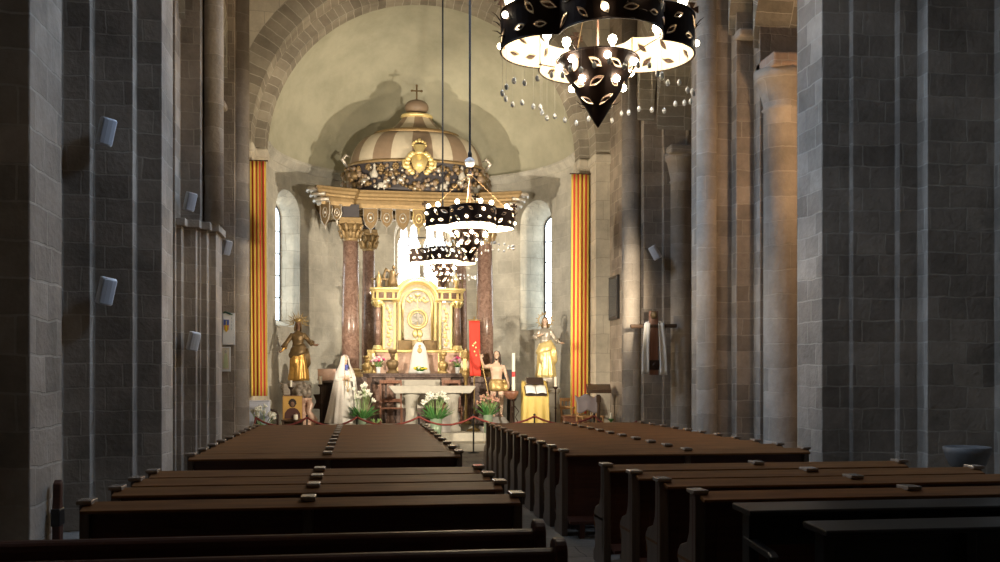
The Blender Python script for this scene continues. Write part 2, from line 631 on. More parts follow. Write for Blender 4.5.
def arc(cx, cz, r, a0, a1, n):
    return [(cx + r * cos(a0 + (a1 - a0) * i / n), cz + r * sin(a0 + (a1 - a0) * i / n)) for i in range(n + 1)]


# ------------------------------------------------------------------ the setting
AX = 1.675                                  # axis of nave and apse
AC = (AX, 25.5)                             # centre of the apse circle
AR = 4.2
SPR = 7.75                                  # springing of the great arch

mb = MB()
mb.box(-9, 12.5, -5, 24.0, -.3, 0)
struct(mb.build('floor', M['flag']))
mb = MB()
mb.box(-3.2, 6.6, 23.75, 24.95, 0, .19)
struct(mb.build('floor_lower_step', M['flag_pale'], bevel=.012))
mb = MB()
poly = [(-3.2, 24.9), (6.6, 24.9), (6.6, 25.6)] + [(AX + (AR + .15) * cos(a), 25.5 + (AR + .15) * sin(a)) for a in [PI * i / 40 for i in range(41)]] + [(-3.2, 25.6)]
mb.prism(poly, 0, .40)
struct(mb.build('floor_presbytery', M['flag_pale'], bevel=.012))
mb = MB()
poly = [(AX + 4.1 * cos(a), 26.1 + 3.5 * sin(a)) for a in [PI * i / 40 for i in range(41)]]
mb.prism(poly, .40, .58)
struct(mb.build('floor_altar_platform', M['flag_pale'], bevel=.012))


# apse wall with three windows -------------------------------------------------
def apse_pt(s, z, r=AR):
    a = PI - s / AR                          # s: arc length from the left end
    return (AC[0] + r * cos(a), AC[1] + r * sin(a), z)


def arch_outline(sc, w, z0, z1, n=14):
    h = w / 2
    return [(sc - h, z0), (sc + h, z0)] + [(sc + h * cos(PI * i / n), z1 - h + h * sin(PI * i / n)) for i in range(n + 1)]


S_L = AR * math.radians(26)
S_R = AR * math.radians(180 - 34)
S_M = AR * math.radians(92.5)
wins = [(S_L, 1.32, 3.3, 7.15, .72, 3.5, 6.8, .5), (S_R, 1.32, 3.3, 7.15, .62, 3.5, 6.75, .75), (S_M, 1.75, 3.3, 7.1, 1.5, 3.4, 6.9, .45)]
holes = [arch_outline(w[0], w[1], w[2], w[3]) for w in wins]
mb = sheet([(0, 0.2), (PI * AR, 0.2), (PI * AR, 7.95), (0, 7.95)], holes, .35, lambda s, z: apse_pt(s, z))
struct(mb.build('wall_apse', M['stone_apse'], smooth=True))
for i, (sc, w, z0, z1, gw, g0, g1, dep) in enumerate(wins):
    n = len(holes[i])
    ho, gl = holes[i], arch_outline(sc, gw, g0, g1)
    mb = MB()
    vs = [apse_pt(s, z) for s, z in ho] + [apse_pt(s, z, AR + dep) for s, z in gl]
    mb.add(vs, [(j, (j + 1) % n, n + (j + 1) % n, n + j) for j in range(n)])
    w_o = struct(mb.build('window_%d' % (i + 1), M['stone_pale']))
    w_o['category'] = 'window'
    w_o['label'] = ['round-arched window with splayed jamb beside the left flag', 'round-arched window with splayed jamb left of the right flag', 'blazing twin-light window behind the altar canopy'][i]
    mb = MB()
    if i < 2:
        mb.add([apse_pt(s, z, AR + dep) for s, z in gl], [tuple(range(len(gl)))])
        mb.build('pane', M['glass_side'], w_o)
        fr = MB()
        q = [Vector(apse_pt(s, z, AR + dep - .03)) for s, z in gl]
        fr.tube(q, .028, 6, closed=True)
        for k_ in range(1, 5):
            z = g0 + (g1 - g0 - .15) * k_ / 5 + .02
            fr.tube([apse_pt(sc - gw / 2, z, AR + dep - .03), apse_pt(sc + gw / 2, z, AR + dep - .03)], .02, 6)
        fr.build('lead_bar', M['lead'], w_o)
    else:
        # twin lights, each with two small pointed heads, stone mullion between
        gl2 = []
        for c_ in (-1, 1):
            x0 = sc + c_ * .375
            gl2.append([(x0 - .31, g0), (x0 + .31, g0), (x0 + .31, 6.1), (x0 + .25, 6.25), (x0 + .22, 6.62), (x0 + .14, 6.72), (x0 + .06, 6.62), (x0 + .03, 6.3), (x0 - .03, 6.3), (x0 - .06, 6.62), (x0 - .14, 6.72), (x0 - .22, 6.62), (x0 - .25, 6.25), (x0 - .31, 6.1)])
        tr = sheet(gl, gl2, .3, lambda s, z: apse_pt(s, z, AR + dep))
        tr.build('tracery', M['stone_pale'], w_o, solid=.12)
        for g in gl2:
            mb = MB()
            mb.add([apse_pt(s, z, AR + dep + .08) for s, z in g], [tuple(range(len(g)))])
            mb.build('pane', M['glass_mid'], w_o)
        fr = MB()
        for k_ in range(5):
            z = 3.8 + k_ * .62
            fr.tube([apse_pt(sc - .7, z, AR + dep - .02), apse_pt(sc + .7, z, AR + dep - .02)], .018, 6)
        fr.build('lead_bar', M['lead'], w_o)

mb = MB()
mb.grid(lambda u, v: (AC[0] - AR * cos(PI * u) * cos(v * PI / 2), AC[1] + AR * sin(PI * u) * cos(v * PI / 2), 7.95 + AR * 1.0 * sin(v * PI / 2)), 48, 20)
struct(mb.build('ceiling_apse', M['plaster'], smooth=True))
mb = MB()
path = [(AC[0] + (AR + .02) * cos(PI * i / 48), AC[1] + (AR + .02) * sin(PI * i / 48)) for i in range(49)][::-1]
mb.sweep(path, [(0, 7.78), (.05, 7.80), (.14, 7.93), (.16, 7.98), (.16, 8.05), (0, 8.07)], closed=False)
struct(mb.build('trim_1', M['stone_apse']))


# great arch: three nested orders ----------------------------------------------
def arch_slab(cx, r, spring, x0, x1, top, y0, y1, zb=0.0, n=36):
    mb = MB()
    inner = [(cx - r, zb), (cx - r, spring)] + [(cx - r * cos(PI * i / n), spring + r * sin(PI * i / n)) for i in range(1, n)] + [(cx + r, spring), (cx + r, zb)]
    outer = [(x1, zb), (x1, top), (x0, top), (x0, zb)]
    # front/back faces as strips, soffit with its own UVs
    pts = inner
    k = len(pts)

    def out(p):
        if p[1] <= spring + 1e-6:
            return (x0 if p[0] < cx else x1, p[1])
        a = math.atan2(p[1] - spring, p[0] - cx)
        tx = ((x1 - cx) / cos(a)) if cos(a) > 1e-6 else (((x0 - cx) / cos(a)) if cos(a) < -1e-6 else 1e9)
        tz = (top - spring) / sin(a)
        t = min(tx, tz)
        return (cx + t * cos(a), spring + t * sin(a))
    po = [out(p) for p in pts]
    # ring of voussoirs
    rw = .62

    def mid(p):
        if p[1] <= spring + 1e-6:
            return ((p[0] - min(rw, abs(p[0] - x0))) if p[0] < cx else (p[0] + min(rw, abs(x1 - p[0]))), p[1])
        a = math.atan2(p[1] - spring, p[0] - cx)
        o_ = out(p)
        m_ = min(r + rw, math.hypot(o_[0] - cx, o_[1] - spring))
        return (cx + m_ * cos(a), spring + m_ * sin(a))
    pm = [mid(p) for p in pts]
    L = [0]
    for i in range(1, k):
        L.append(L[-1] + math.hypot(pts[i][0] - pts[i - 1][0], pts[i][1] - pts[i - 1][1]))
    for y, flip in ((y0, False), (y1, True)):
        vs = [(p[0], y, p[1]) for p in pts] + [(p[0], y, p[1]) for p in pm] + [(p[0], y, p[1]) for p in po]
        fs, ms, uv = [], [], []
        for i in range(k - 1):
            archpart = max(pts[i][1], pts[i + 1][1]) > spring + 1e-6
            for a, b, ring in ((0, k, True), (k, 2 * k, False)):
                f = (a + i, b + i, b + i + 1, a + i + 1)
                if flip:
                    f = f[::-1]
                fs.append(f)
                if ring and archpart:
                    ms.append(1)
                    q = [(L[i], 0), (L[i], .75), (L[i + 1], .75), (L[i + 1], 0)]
                    uv.append(q[::-1] if flip else q)
                else:
                    ms.append(0)
                    uv.append(None)
        mb.add(vs, fs, ms, uv)
    vs = [(p[0], y0, p[1]) for p in pts] + [(p[0], y1, p[1]) for p in pts]
    fs = [(i, i + 1, k + i + 1, k + i) for i in range(k - 1)]
    uv = [[(L[i], .1), (L[i + 1], .1), (L[i + 1], .1 + y1 - y0), (L[i], .1 + y1 - y0)] if max(pts[i][1], pts[i + 1][1]) > spring + 1e-6 else None for i in range(k - 1)]
    mb.add(vs, fs, [1 if u else 0 for u in uv], uv)
    mb.box(x0, x0 + .001, y0, y1, zb, top)
    mb.box(x1 - .001, x1, y0, y1, zb, top)
    return mb


o = arch_slab(AX, 4.12, SPR, -4.6, 7.95, 15.8, 25.0, 25.55).build('wall_apse_arch', [M['stone_pale'], M['stone_arch']], fix=False)
struct(o)
o = arch_slab(AX, 4.40, SPR, -4.6, 7.95, 15.8, 24.3, 25.0).build('wall_apse_arch_outer', [M['stone_pale'], M['stone_arch']])
struct(o)
# imposts
for sx in (-1, 1):
    mb = MB()
    x0 = AX + sx * 4.06; x1 = AX + sx * 5.0
    mb.box(min(x0, x1), max(x0, x1), 24.9, 25.5, SPR - .28, SPR - .02)
    x0 = AX + sx * 4.34
    mb.box(min(x0, x1), max(x0, x1), 24.2, 24.95, SPR - .28, SPR - .02)
    struct(mb.build('trim_2' if sx < 0 else 'trim_3', M['stone_pale'], bevel=.05))

# ------------------------------------------------------------------ piers
PH = 14.0


def pier(outline, name, z1=PH, mat=None):
    mb = MB()
    mb.prism(outline, 0, z1)
    return struct(mb.build(name, mat or M['stone'], bevel=.012))


def shaft(x, y, r, z0, z1, name, parent=None, base=True, cap=None):
    mb = MB()
    prof = []
    if base:
        prof += [(r * 1.55, z0), (r * 1.55, z0 + .22), (r * 1.35, z0 + .26), (r * 1.4, z0 + .33), (r * 1.12, z0 + .42)]
    prof += [(r, z0 + (.5 if base else 0))]
    if cap:
        prof += [(r, cap), (r * 1.15, cap + .03), (r * 1.0, cap + .08), (r * 1.35, cap + .5), (r * 1.5, cap + .52), (r * 1.55, cap + .7)]
    else:
        prof += [(r, z1)]
    mb.lathe(prof, (x, y, 0), 24)
    return struct(mb.build(name, M['stone_column'], parent, smooth=True))


# near left pier: its lit nave face and stepped west side
pier([(-2.50, 7.67), (-2.50, 8.45), (-2.85, 8.45), (-2.85, 8.75), (-3.3, 8.75), (-5.2, 8.75), (-5.2, 7.25), (-3.2, 7.25), (-3.2, 7.48), (-2.80, 7.48), (-2.80, 7.67)], 'wall_left_pier')
# left pier with the two speakers
pier([(-2.50, 12.49), (-2.50, 13.2), (-2.9, 13.2), (-2.9, 13.5), (-5.4, 13.5), (-5.4, 11.9), (-3.56, 11.9), (-3.56, 12.07), (-3.25, 12.07), (-3.25, 12.27), (-2.80, 12.27), (-2.80, 12.49)], 'wall_left_pier')
# third left pier: four stepped shafts below a string course, round shaft above
pier([(-2.50, 17.0), (-2.50, 17.7), (-2.9, 17.7), (-5.3, 17.7), (-5.3, 16.2), (-3.2, 16.2), (-3.2, 16.4), (-2.97, 16.4), (-2.97, 16.6), (-2.77, 16.6), (-2.77, 16.8), (-2.62, 16.8), (-2.62, 17.0)], 'wall_left_pier', 4.45)
pier([(-2.62, 17.2), (-2.62, 17.9), (-5.3, 17.9), (-5.3, 16.3), (-3.05, 16.3), (-3.05, 16.75), (-2.72, 16.75), (-2.72, 17.2)], 'wall_left_pier')
shaft(-2.55, 17.05, .17, 4.5, PH, 'wall_left_shaft', base=False)
mb = MB()
mb.prism([(-2.44, 16.93), (-2.44, 17.75), (-5.2, 17.75), (-5.2, 16.13), (-3.13, 16.13), (-3.13, 16.33), (-2.90, 16.33), (-2.90, 16.53), (-2.70, 16.53), (-2.70, 16.73), (-2.56, 16.73), (-2.56, 16.93)], 4.38, 4.51)
struct(mb.build('trim_4', M['stone_column'], bevel=.012))
# pier beside the apse, left
pier([(-2.80, 21.9), (-2.80, 24.4), (-5.3, 24.4), (-5.3, 21.6), (-3.2, 21.6), (-3.2, 21.72), (-2.80, 21.72)], 'wall_left_pier')
shaft(-2.75, 22.1, .23, 0, PH, 'wall_left_shaft')
mb = MB()
mb.box(-3.5, -2.95, 21.35, 21.8, 7.75, 7.92)
struct(mb.build('trim_5', M['stone_column'], bevel=.05))

# right piers
pier([(6.0, 12.51), (6.0, 11.78), (6.39, 11.78), (6.39, 11.70), (6.99, 11.70), (6.99, 11.60), (7.25, 11.60), (7.25, 11.38), (8.20, 11.38), (8.20, 10.9), (9.2, 10.9), (9.2, 13.2), (7.6, 13.2), (6.45, 12.9), (6.45, 12.51)], 'wall_right_pier')
pier([(6.18, 16.3), (6.18, 17.3), (8.6, 17.3), (8.6, 15.7), (6.85, 15.7), (6.85, 15.95), (6.52, 15.95), (6.52, 16.15), (6.22, 16.15)], 'wall_right_pier')
shaft(6.12, 16.3, .19, 0, PH, 'wall_right_shaft')
shaft(7.2, 15.62, .30, 0, PH, 'wall_right_shaft', cap=6.45)
mb = MB(); mb.box(6.85, 7.6, 15.15, 15.9, 7.12, 7.36)
struct(mb.build('trim_6', M['stone_pink'], bevel=.04))
pier([(6.45, 22.0), (6.45, 24.4), (9.0, 24.4), (9.0, 21.38), (7.55, 21.38), (7.55, 21.48), (7.0, 21.48), (7.0, 21.6), (6.55, 21.6), (6.55, 22.0)], 'wall_right_pier')
shaft(6.37, 22.0, .23, 0, PH, 'wall_right_shaft')
shaft(7.42, 21.52, .26, 0, PH, 'wall_right_shaft', cap=6.4)
mb = MB(); mb.box(7.05, 7.8, 21.1, 21.5, 7.05, 7.25)
struct(mb.build('trim_7', M['stone_column'], bevel=.04))
mb = MB(); mb.box(6.5, 6.85, 15.75, 16.1, 7.8, 7.95)
struct(mb.build('trim_8', M['stone_column'], bevel=.04))


# arcade walls with round arches between the piers
def arcade(x0, x1, bays, spring, name, mat, ext=0.0):
    mb = MB()
    for (ya, yb) in bays:
        c = (ya + yb) / 2
        r = (yb - ya) / 2
        a = arch_slab(c, r, spring, ya - .01, yb + .01, PH, -x1, -x0, zb=spring)
        # rotate slab (x along y) into place
        st = len(mb.v)
        mb.add([(-p[1], p[0], p[2]) for p in a.v], [f[::-1] for f in a.f], a.m, a.uv)
    return struct(mb.build(name, mat))


mats_arc = [M['stone'], M['stone_arch']]
arcade(6.75, 7.75, [(13.0, 15.75), (17.2, 21.2)], 7.6, 'wall_right_arcade', mats_arc)
arcade(6.40, 6.80, [(12.7, 16.0), (17.2, 21.6)], 7.9, 'wall_right_arcade', mats_arc)
arcade(-4.3, -3.3, [(8.7, 11.95), (13.4, 16.3), (17.6, 21.7)], 7.6, 'wall_left_arcade', mats_arc)
arcade(-3.35, -2.95, [(8.7, 12.1), (13.3, 16.6), (17.6, 21.8)], 7.9, 'wall_left_arcade', mats_arc)
# upper nave walls, outer aisle walls, end wall, vault
mb = MB(); mb.box(-5.3, -2.95, -5, 7.4, 0, PH)
struct(mb.build('wall_left', M['stone']))
mb = MB(); mb.box(8.2, 9.3, -5, 10.9, 0, PH); mb.box(6.3, 9.3, -5, 11.4, 9.5, PH)
struct(mb.build('wall_right', M['stone']))
mb = MB(); mb.box(-7.3, -6.9, 5, 26, 0, 13)
struct(mb.build('wall_left_aisle', M['stone']))
mb = MB(); mb.box(11.0, 11.4, 8, 26, 0, 13)
struct(mb.build('wall_right_aisle', M['stone_pink']))
mb = MB(); mb.box(7.8, 11.4, 25.4, 25.8, 0, 13)
struct(mb.build('wall_right_aisle_end', M['stone_pink']))
mb = MB(); mb.box(-7.3, -4.4, 25.4, 25.8, 0, 13)
struct(mb.build('wall_left_aisle_end', M['stone']))
mb = MB(); mb.box(-7.3, -3.3, -5, 26, 12.6, 13.0); mb.box(6.7, 11.4, -5, 26, 12.6, 13.0)
struct(mb.build('ceiling_aisles', M['stone']))
mb = MB(); mb.box(-7.3, 12.5, -5.4, -5, 0, 20)
struct(mb.build('wall_back', M['stone']))
mb = MB()
mb.grid(lambda u, v: (AX - 4.65 * cos(PI * u), -5 + 30.6 * v, PH - .4 + 4.65 * sin(PI * u)), 28, 14, uvfn=lambda u, v: (14.6 * u, 30.6 * v))
struct(mb.build('ceiling', M['stone'], smooth=True))
# unseen glowing panes added high on both nave walls, with the cool fill
for i, yy in enumerate((9.4, 14.0, 18.6)):
    for j, (xx, sx) in enumerate(((-2.93, 1), (6.28, -1))):
        mb = MB()
        gl = [(p[0], p[1]) for p in arch_outline(yy, 1.0, 9.8, 12.4)]
        mb.prism(gl, xx, xx + sx * .02, 'x')
        w_o = struct(mb.build('window_%d' % (4 + 2 * i + j), M['glass_high']))


# ------------------------------------------------------------------ placing by photograph line and nave depth
TY = math.tan(YAW)


def X(u, y):
    a = (u - 500) / F_PX
    return (a + TY) / (1 - a * TY) * y


def Z(v, x, y):
    return 1.85 - (v - 378) / F_PX * (y * cos(YAW) + x * sin(YAW))


# ------------------------------------------------------------------ pews
def end_panel(parent, x, mats, name='end_panel'):
    prof = [(-.055, 0), (.38, 0), (.38, .09), (.31, .16), (.30, .38), (.35, .44), (.35, .50), (.28, .56), (.14, .60), (.09, .68), (.075, .78), (.075, .985), (-.055, .985)]
    m_ = MB(); m_.prism(prof, -.035, .035, 'x')
    p = m_.build(name, mats[0], parent, bevel=.008)
    p.location.x = x
    m_ = MB(); m_.prism([(-.065, .985), (.08, .985), (.09, 1.0), (.09, 1.018), (-.075, 1.018), (-.075, 1.0)], -.052, .052, 'x')
    m_.build('cap', M['pew_cap'], p, bevel=.006)
    return p


def make_pew(L, label, group):
    t = thing('pew', label, 'pew', group=group)
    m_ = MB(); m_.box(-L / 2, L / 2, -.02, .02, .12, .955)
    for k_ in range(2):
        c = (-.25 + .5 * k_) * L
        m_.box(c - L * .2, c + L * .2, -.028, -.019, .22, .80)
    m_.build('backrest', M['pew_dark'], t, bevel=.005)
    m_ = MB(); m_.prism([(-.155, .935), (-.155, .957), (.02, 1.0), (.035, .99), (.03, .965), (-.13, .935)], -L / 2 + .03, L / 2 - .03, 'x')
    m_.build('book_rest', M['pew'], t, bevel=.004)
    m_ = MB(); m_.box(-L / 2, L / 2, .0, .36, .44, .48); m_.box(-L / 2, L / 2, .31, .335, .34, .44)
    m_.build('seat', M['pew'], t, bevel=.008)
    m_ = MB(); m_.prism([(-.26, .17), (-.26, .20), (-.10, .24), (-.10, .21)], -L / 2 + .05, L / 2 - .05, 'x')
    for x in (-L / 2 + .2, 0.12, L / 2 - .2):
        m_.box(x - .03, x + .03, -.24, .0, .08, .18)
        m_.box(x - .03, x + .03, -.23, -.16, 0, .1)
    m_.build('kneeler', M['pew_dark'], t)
    for x in (-L / 2 + .035, -.0, L / 2 - .035):
        end_panel(t, x, (M['pew_end'],))
    return t


ORD = ['first', 'second', 'third', 'fourth', 'fifth', 'sixth', 'seventh', 'eighth', 'ninth', 'tenth', 'eleventh']
left_v = [449.9, 445, 440.9, 437.2, 433.7, 430.7, 428.6, 426.8, 424.9, 423.2]
yl = [10.95, 11.72, 12.48, 13.25, 14.05, 14.85, 15.55, 16.25, 16.9, 17.55]
pew0 = make_pew(3.06, '', 'pews of the left block')
for i, y in enumerate(yl):
    p = pew0 if i == 0 else copy_tree(pew0)
    p.location = (-.385 - .0 * i, y, 0)
    k_ = len(yl) - 1 - i
    p['label'] = 'brown wooden pew, %s back from the rope in the left block beyond the gap' % ORD[k_]
for i, (y, cx) in enumerate([(6.86, -.375), (7.70, -.38), (8.36, -.385), (9.03, -.39)]):
    p = copy_tree(pew0)
    p.location = (cx, y, 0)
    p['label'] = 'brown wooden pew on the left, %s row this side of the gap' % ORD[3 - i]
    p['group'] = 'pews on the left, this side of the gap'
yr = [10.92, 11.65, 12.35, 13.05, 13.75, 14.45, 15.1, 15.75, 16.4, 17.05, 17.7]
for i, y in enumerate(yr):
    p = copy_tree(pew0)
    p.location = (3.84 + .0 * i, y, 0)
    p['label'] = 'brown wooden pew, %s back from the rope in the right block beyond the gap' % ORD[len(yr) - 1 - i]
    p['group'] = 'pews of the right block'
for i, (y, x0, x1) in enumerate([(6.83, 2.45, 5.95), (7.68, 2.45, 5.95), (8.33, 2.40, 5.83), (9.06, 2.33, 5.5)]):
    p = copy_tree(pew0)
    p.location = ((x0 + x1) / 2, y, 0)
    p.scale.x = (x1 - x0) / 3.06
    p['label'] = 'brown wooden pew on the right, %s row this side of the gap' % ORD[3 - i]
    p['group'] = 'pews on the right, this side of the gap'


def make_bench(x0, x1, label):
    """older bench with a round-topped end and a rounded top rail"""
    t = thing('bench', label, 'bench', ((x0 + x1) / 2, 0, 0), group='old benches nearest the camera on the left')
    L = x1 - x0
    m_ = MB()
    m_.box(-L / 2, L / 2, -.015, .02, .40, .84)
    m_.build('backrest', M['black_wood'], t)
    m_ = MB()
    m_.prism([(-.045, .80), (.045, .80), (.05, .87)] + [(.05 * cos(a), .885 + .045 * sin(a)) for a in [PI * i / 8 for i in range(1, 8)]] + [(-.05, .87)], -L / 2, L / 2, 'x')
    m_.build('top_rail', M['pew_dark'], t, smooth=False)
    m_ = MB(); m_.box(-L / 2, L / 2, .0, .40, .42, .455)
    m_.build('seat', M['pew_dark'], t, bevel=.008)
    for x in (-L / 2 + .03, L / 2 - .03):
        m_ = MB()
        prof = [(-.07, 0), (.42, 0), (.42, .44), (.38, .6), (.14, .66), (.09, .84)] + [(.01 + .085 * cos(a), .90 + .085 * sin(a)) for a in [PI * i / 10 for i in range(11)]] + [(-.075, .85)]
        m_.prism(prof, x - .035, x + .035, 'x')
        m_.build('end_panel', M['pew_dark'], t, bevel=.012)
    return t


b = make_bench(-2.35, 1.10, 'dark old bench with rounded end, just behind the last left pew'); b.location.y = 5.72
b = make_bench(-2.35, 1.09, 'dark old bench with rounded end, nearest to the camera on the left'); b.location.y = 5.06


def make_black_bench(x0, x1, y, zt, label, arm):
    t = thing('kneeling_bench', label, 'bench', ((x0 + x1) / 2, y, 0), group='black benches in the right corner')
    L = x1 - x0
    m_ = MB(); m_.prism([(-.16, zt - .035), (-.17, zt - .015), (-.16, zt), (.13, zt + .015), (.15, zt), (.13, zt - .03)], -L / 2, L / 2, 'x')
    m_.build('top_board', M['black_wood'], t, bevel=.006)
    m_ = MB(); m_.box(-L / 2 + .05, L / 2 - .05, .03, .06, zt - .26, zt - .02)
    m_.build('back_panel', M['black_wood'], t)
    for x in (-L / 2 + .08, -L / 2 + .08 + (L - .16) / 3, -L / 2 + .08 + 2 * (L - .16) / 3, L / 2 - .08):
        m_ = MB(); m_.prism([(-.05, 0), (.08, 0), (.075, zt - .02), (-.045, zt - .02)], x - .035, x + .035, 'x')
        m_.build('leg', M['black_wood'], t, bevel=.006)
    m_ = MB(); m_.box(-L / 2 + .05, L / 2 - .05, .0, .04, .30, .40)
    m_.build('stretcher', M['black_wood'], t, bevel=.005)
    m_ = MB(); m_.box(-L / 2 + .05, L / 2 - .05, -.42, -.20, .16, .20); m_.box(-L / 2 + .06, -L / 2 + .12, -.42, .05, .10, .17); m_.box(L / 2 - .12, L / 2 - .06, -.42, .05, .10, .17)
    m_.box(-L / 2 + .06, -L / 2 + .12, -.40, -.34, 0, .11); m_.box(L / 2 - .12, L / 2 - .06, -.40, -.34, 0, .11)
    m_.build('kneeler', M['black_wood'], t, bevel=.005)
    if arm:
        m_ = MB(); m_.prism([(-.36, .70), (.05, .74), (.05, .79), (-.34, .75), (-.40, .72)], -L / 2 + .04, -L / 2 + .1, 'x'); m_.box(-L / 2 + .05, -L / 2 + .09, -.36, -.32, .2, .71)
        m_.build('arm', M['black_wood'], t, bevel=.01)
    return t


make_black_bench(2.50, 5.7, 6.05, .985, 'black bench with an arm stub, behind the last right pew', True)
make_black_bench(2.72, 5.7, 5.45, .945, 'black bench nearest to the camera in the right corner', False)

# holy water stoup
t = thing('holy_water_stoup', 'grey stone holy water bowl on a foot against the right pier', 'stoup', (7.0, 10.2, 0))
m_ = MB(); m_.lathe([(.02, .72), (.10, .74), (.20, .84), (.25, .97), (.265, 1.04), (.245, 1.05), (.22, 1.0), (.14, .9), (.0001, .87)], n=32)
m_.build('bowl', M['stoup_stone'], t, smooth=True)
m_ = MB(); m_.lathe([(.17, 0), (.17, .08), (.11, .14), (.085, .3), (.08, .6), (.11, .7), (.12, .76)], n=24)
m_.build('foot', M['stoup_stone'], t, smooth=True)


# ------------------------------------------------------------------ chandeliers
def leaf_hole(cx, cy, l, w, rot, n=5):
    pts = []
    for i in range(n):
        a = i / n
        pts.append((-l + 2 * l * a, -w * sin(PI * a) if i else 0))
    for i in range(n):
        a = i / n
        pts.append((l - 2 * l * a, w * sin(PI * a) if i else 0))
    return [(cx + x * cos(rot) - y * sin(rot), cy + x * sin(rot) + y * cos(rot)) for x, y in pts]


CH_R, CH_OFF, CH_H = .37, .35, .27


def lobe_pt(k_, s, z, dr=0.0):
    a = s / CH_R
    b = k_ * PI / 2
    x, y = CH_OFF + (CH_R + dr) * cos(a), (CH_R + dr) * sin(a)
    return (x * cos(b) - y * sin(b), x * sin(b) + y * cos(b), z)


CH_POWER = 45


def make_chandelier(label):
    t = thing('chandelier', label, 'chandelier', group='wrought iron chandeliers along the nave')
    smax = CH_R * math.radians(87)
    band, liner = MB(), MB()
    r2 = random.Random(3)
    leaves = []
    for k_ in range(4):
        hs = []
        for row in range(2):
            n = 6
            for j in range(n):
                s = -smax + (j + .5 + (.25 if row else -.15) + r2.uniform(-.12, .12)) * 2 * smax / n
                s = max(-smax + .075, min(smax - .075, s))
                rot = r2.choice([.5, .3, -.4, 2.3, .9, -.9, .1]) + r2.uniform(-.2, .2)
                hs.append(leaf_hole(s, .072 + row * .125 + r2.uniform(-.008, .008), r2.uniform(.044, .066), r2.uniform(.017, .026), rot))
        leaves.append(hs)
        out = [(-smax, 0), (smax, 0), (smax, CH_H), (-smax, CH_H)]
        sheet(out, hs, .05, lambda s, z: lobe_pt(k_, s, z), mb=band)
        sheet(out, hs, .05, lambda s, z: lobe_pt(k_, s, z, -.008), mb=liner)
        for q_, h in enumerate(hs):
            if q_ not in (2, 9):
                cx_ = sum(p[0] for p in h) / len(h); cz_ = sum(p[1] for p in h) / len(h)
                lf_ = [(cx_ + (p[0] - cx_) * .74, cz_ + (p[1] - cz_) * .56) for p in h]
                band.add([lobe_pt(k_, s_, z_, -.003) for s_, z_ in lf_], [tuple(range(len(lf_)))])
        for h in hs:
            band.tube([lobe_pt(k_, s, z, .003) for s, z in h], .004, 5, mi=1, closed=True)
        for z in (0, CH_H):
            band.tube([lobe_pt(k_, -smax + 2 * smax * i / 20, z, 0) for i in range(21)], .007, 6)
        for (sa, zz, dz) in ((.1, .06, -.03), (-.1, .2, .06), (.02, .1, .02), (.0, .2, .07)):
            p0, p1 = Vector(lobe_pt(k_, sa, zz)), Vector(lobe_pt(k_, sa * 1.3, zz + dz, .07))
            band.tube([p0, (p0 + p1) / 2 + Vector((0, 0, .01)), p1], [.006, .004, .001], 5)
    band.build('band', [M['iron'], M['iron_rim']], t)
    liner.build('liner', M['liner'], t, smooth=True)
    # crosses on the lobes
    for k_ in range(4):
        m_ = MB()
        c = Vector(lobe_pt(k_, 0, CH_H + .10))
        m_.tube([Vector(lobe_pt(k_, 0, CH_H - .02)), c], .006, 6)
        st = len(m_.v)
        for b in range(4):
            a = b * PI / 2
            q = [(.008, -.008), (.05, -.028), (.05, .028), (.008, .008)]
            m_.prism([(x * cos(a) - y * sin(a), x * sin(a) + y * cos(a)) for x, y in q], -.005, .005, 'y')
        m_.box(-.011, .011, -.005, .005, -.011, .011)
        m_.xform(Matrix.Translation(c), st)
        m_.build('cross', M['iron'], t)
    # bulbs: globes above the band and small lamps at the leaf openings
    bulb = MB().lathe([(.012, -.06), (.014, -.03), (.030, -.012), (.037, .012), (.030, .036), (.012, .048), (.0001, .05)], n=14)
    bulb_me = bulb.mesh('bulb', M['bulb'], smooth=True)
    small_me = MB().ball((0, 0, 0), .024, 12).mesh('bulb', M['bulb'], smooth=True)
    cone_me = MB().ball((0, 0, 0), .026, 12).mesh('bulb', M['bulb_cone'], smooth=True)

    def put(me, p, name='bulb'):
        o = bpy.data.objects.new(name, me); C.objects.link(o); o.parent = t; o.location = p
        return o
    for k_ in range(4):
        for s in (-.33, .10, .36):
            put(bulb_me, lobe_pt(k_, s, CH_H + .04, -.035))
        for h in (leaves[k_][2], leaves[k_][9]):
            s = sum(p[0] for p in h) / len(h); z = sum(p[1] for p in h) / len(h)
            put(small_me, lobe_pt(k_, s, z, .012))
    # cone
    cone = MB()
    RH, HT, OFFZ = .30, .50, -.05
    hs = []
    r3 = random.Random(5)
    for row, (tt, n) in enumerate(((.17, 10), (.40, 8), (.62, 5))):
        r = RH * (1 - tt)
        for j in range(n):
            a = -PI + (j + .5 + .1 * row) * 2 * PI / n
            if abs(a) > PI - .12:
                continue
            hs.append([(a + x / r, tt + z / HT) for x, z in leaf_hole(0, 0, r3.uniform(.045, .06), r3.uniform(.017, .024), r3.choice([.6, .4, -.5, 2.4]))])
            hs[-1] = [(max(-PI + .02, min(PI - .02, p[0])), p[1]) for p in hs[-1]]

    def cpt(a, tt, dr=0):
        r = (RH + dr) * (1 - tt) + 1e-4
        return (r * cos(a - PI / 2), r * sin(a - PI / 2), OFFZ - HT * tt)
    sheet([(-PI, 0), (PI, 0), (PI, .985), (-PI, .985)], hs, .16, lambda a, tt: cpt(a, tt), mb=cone)
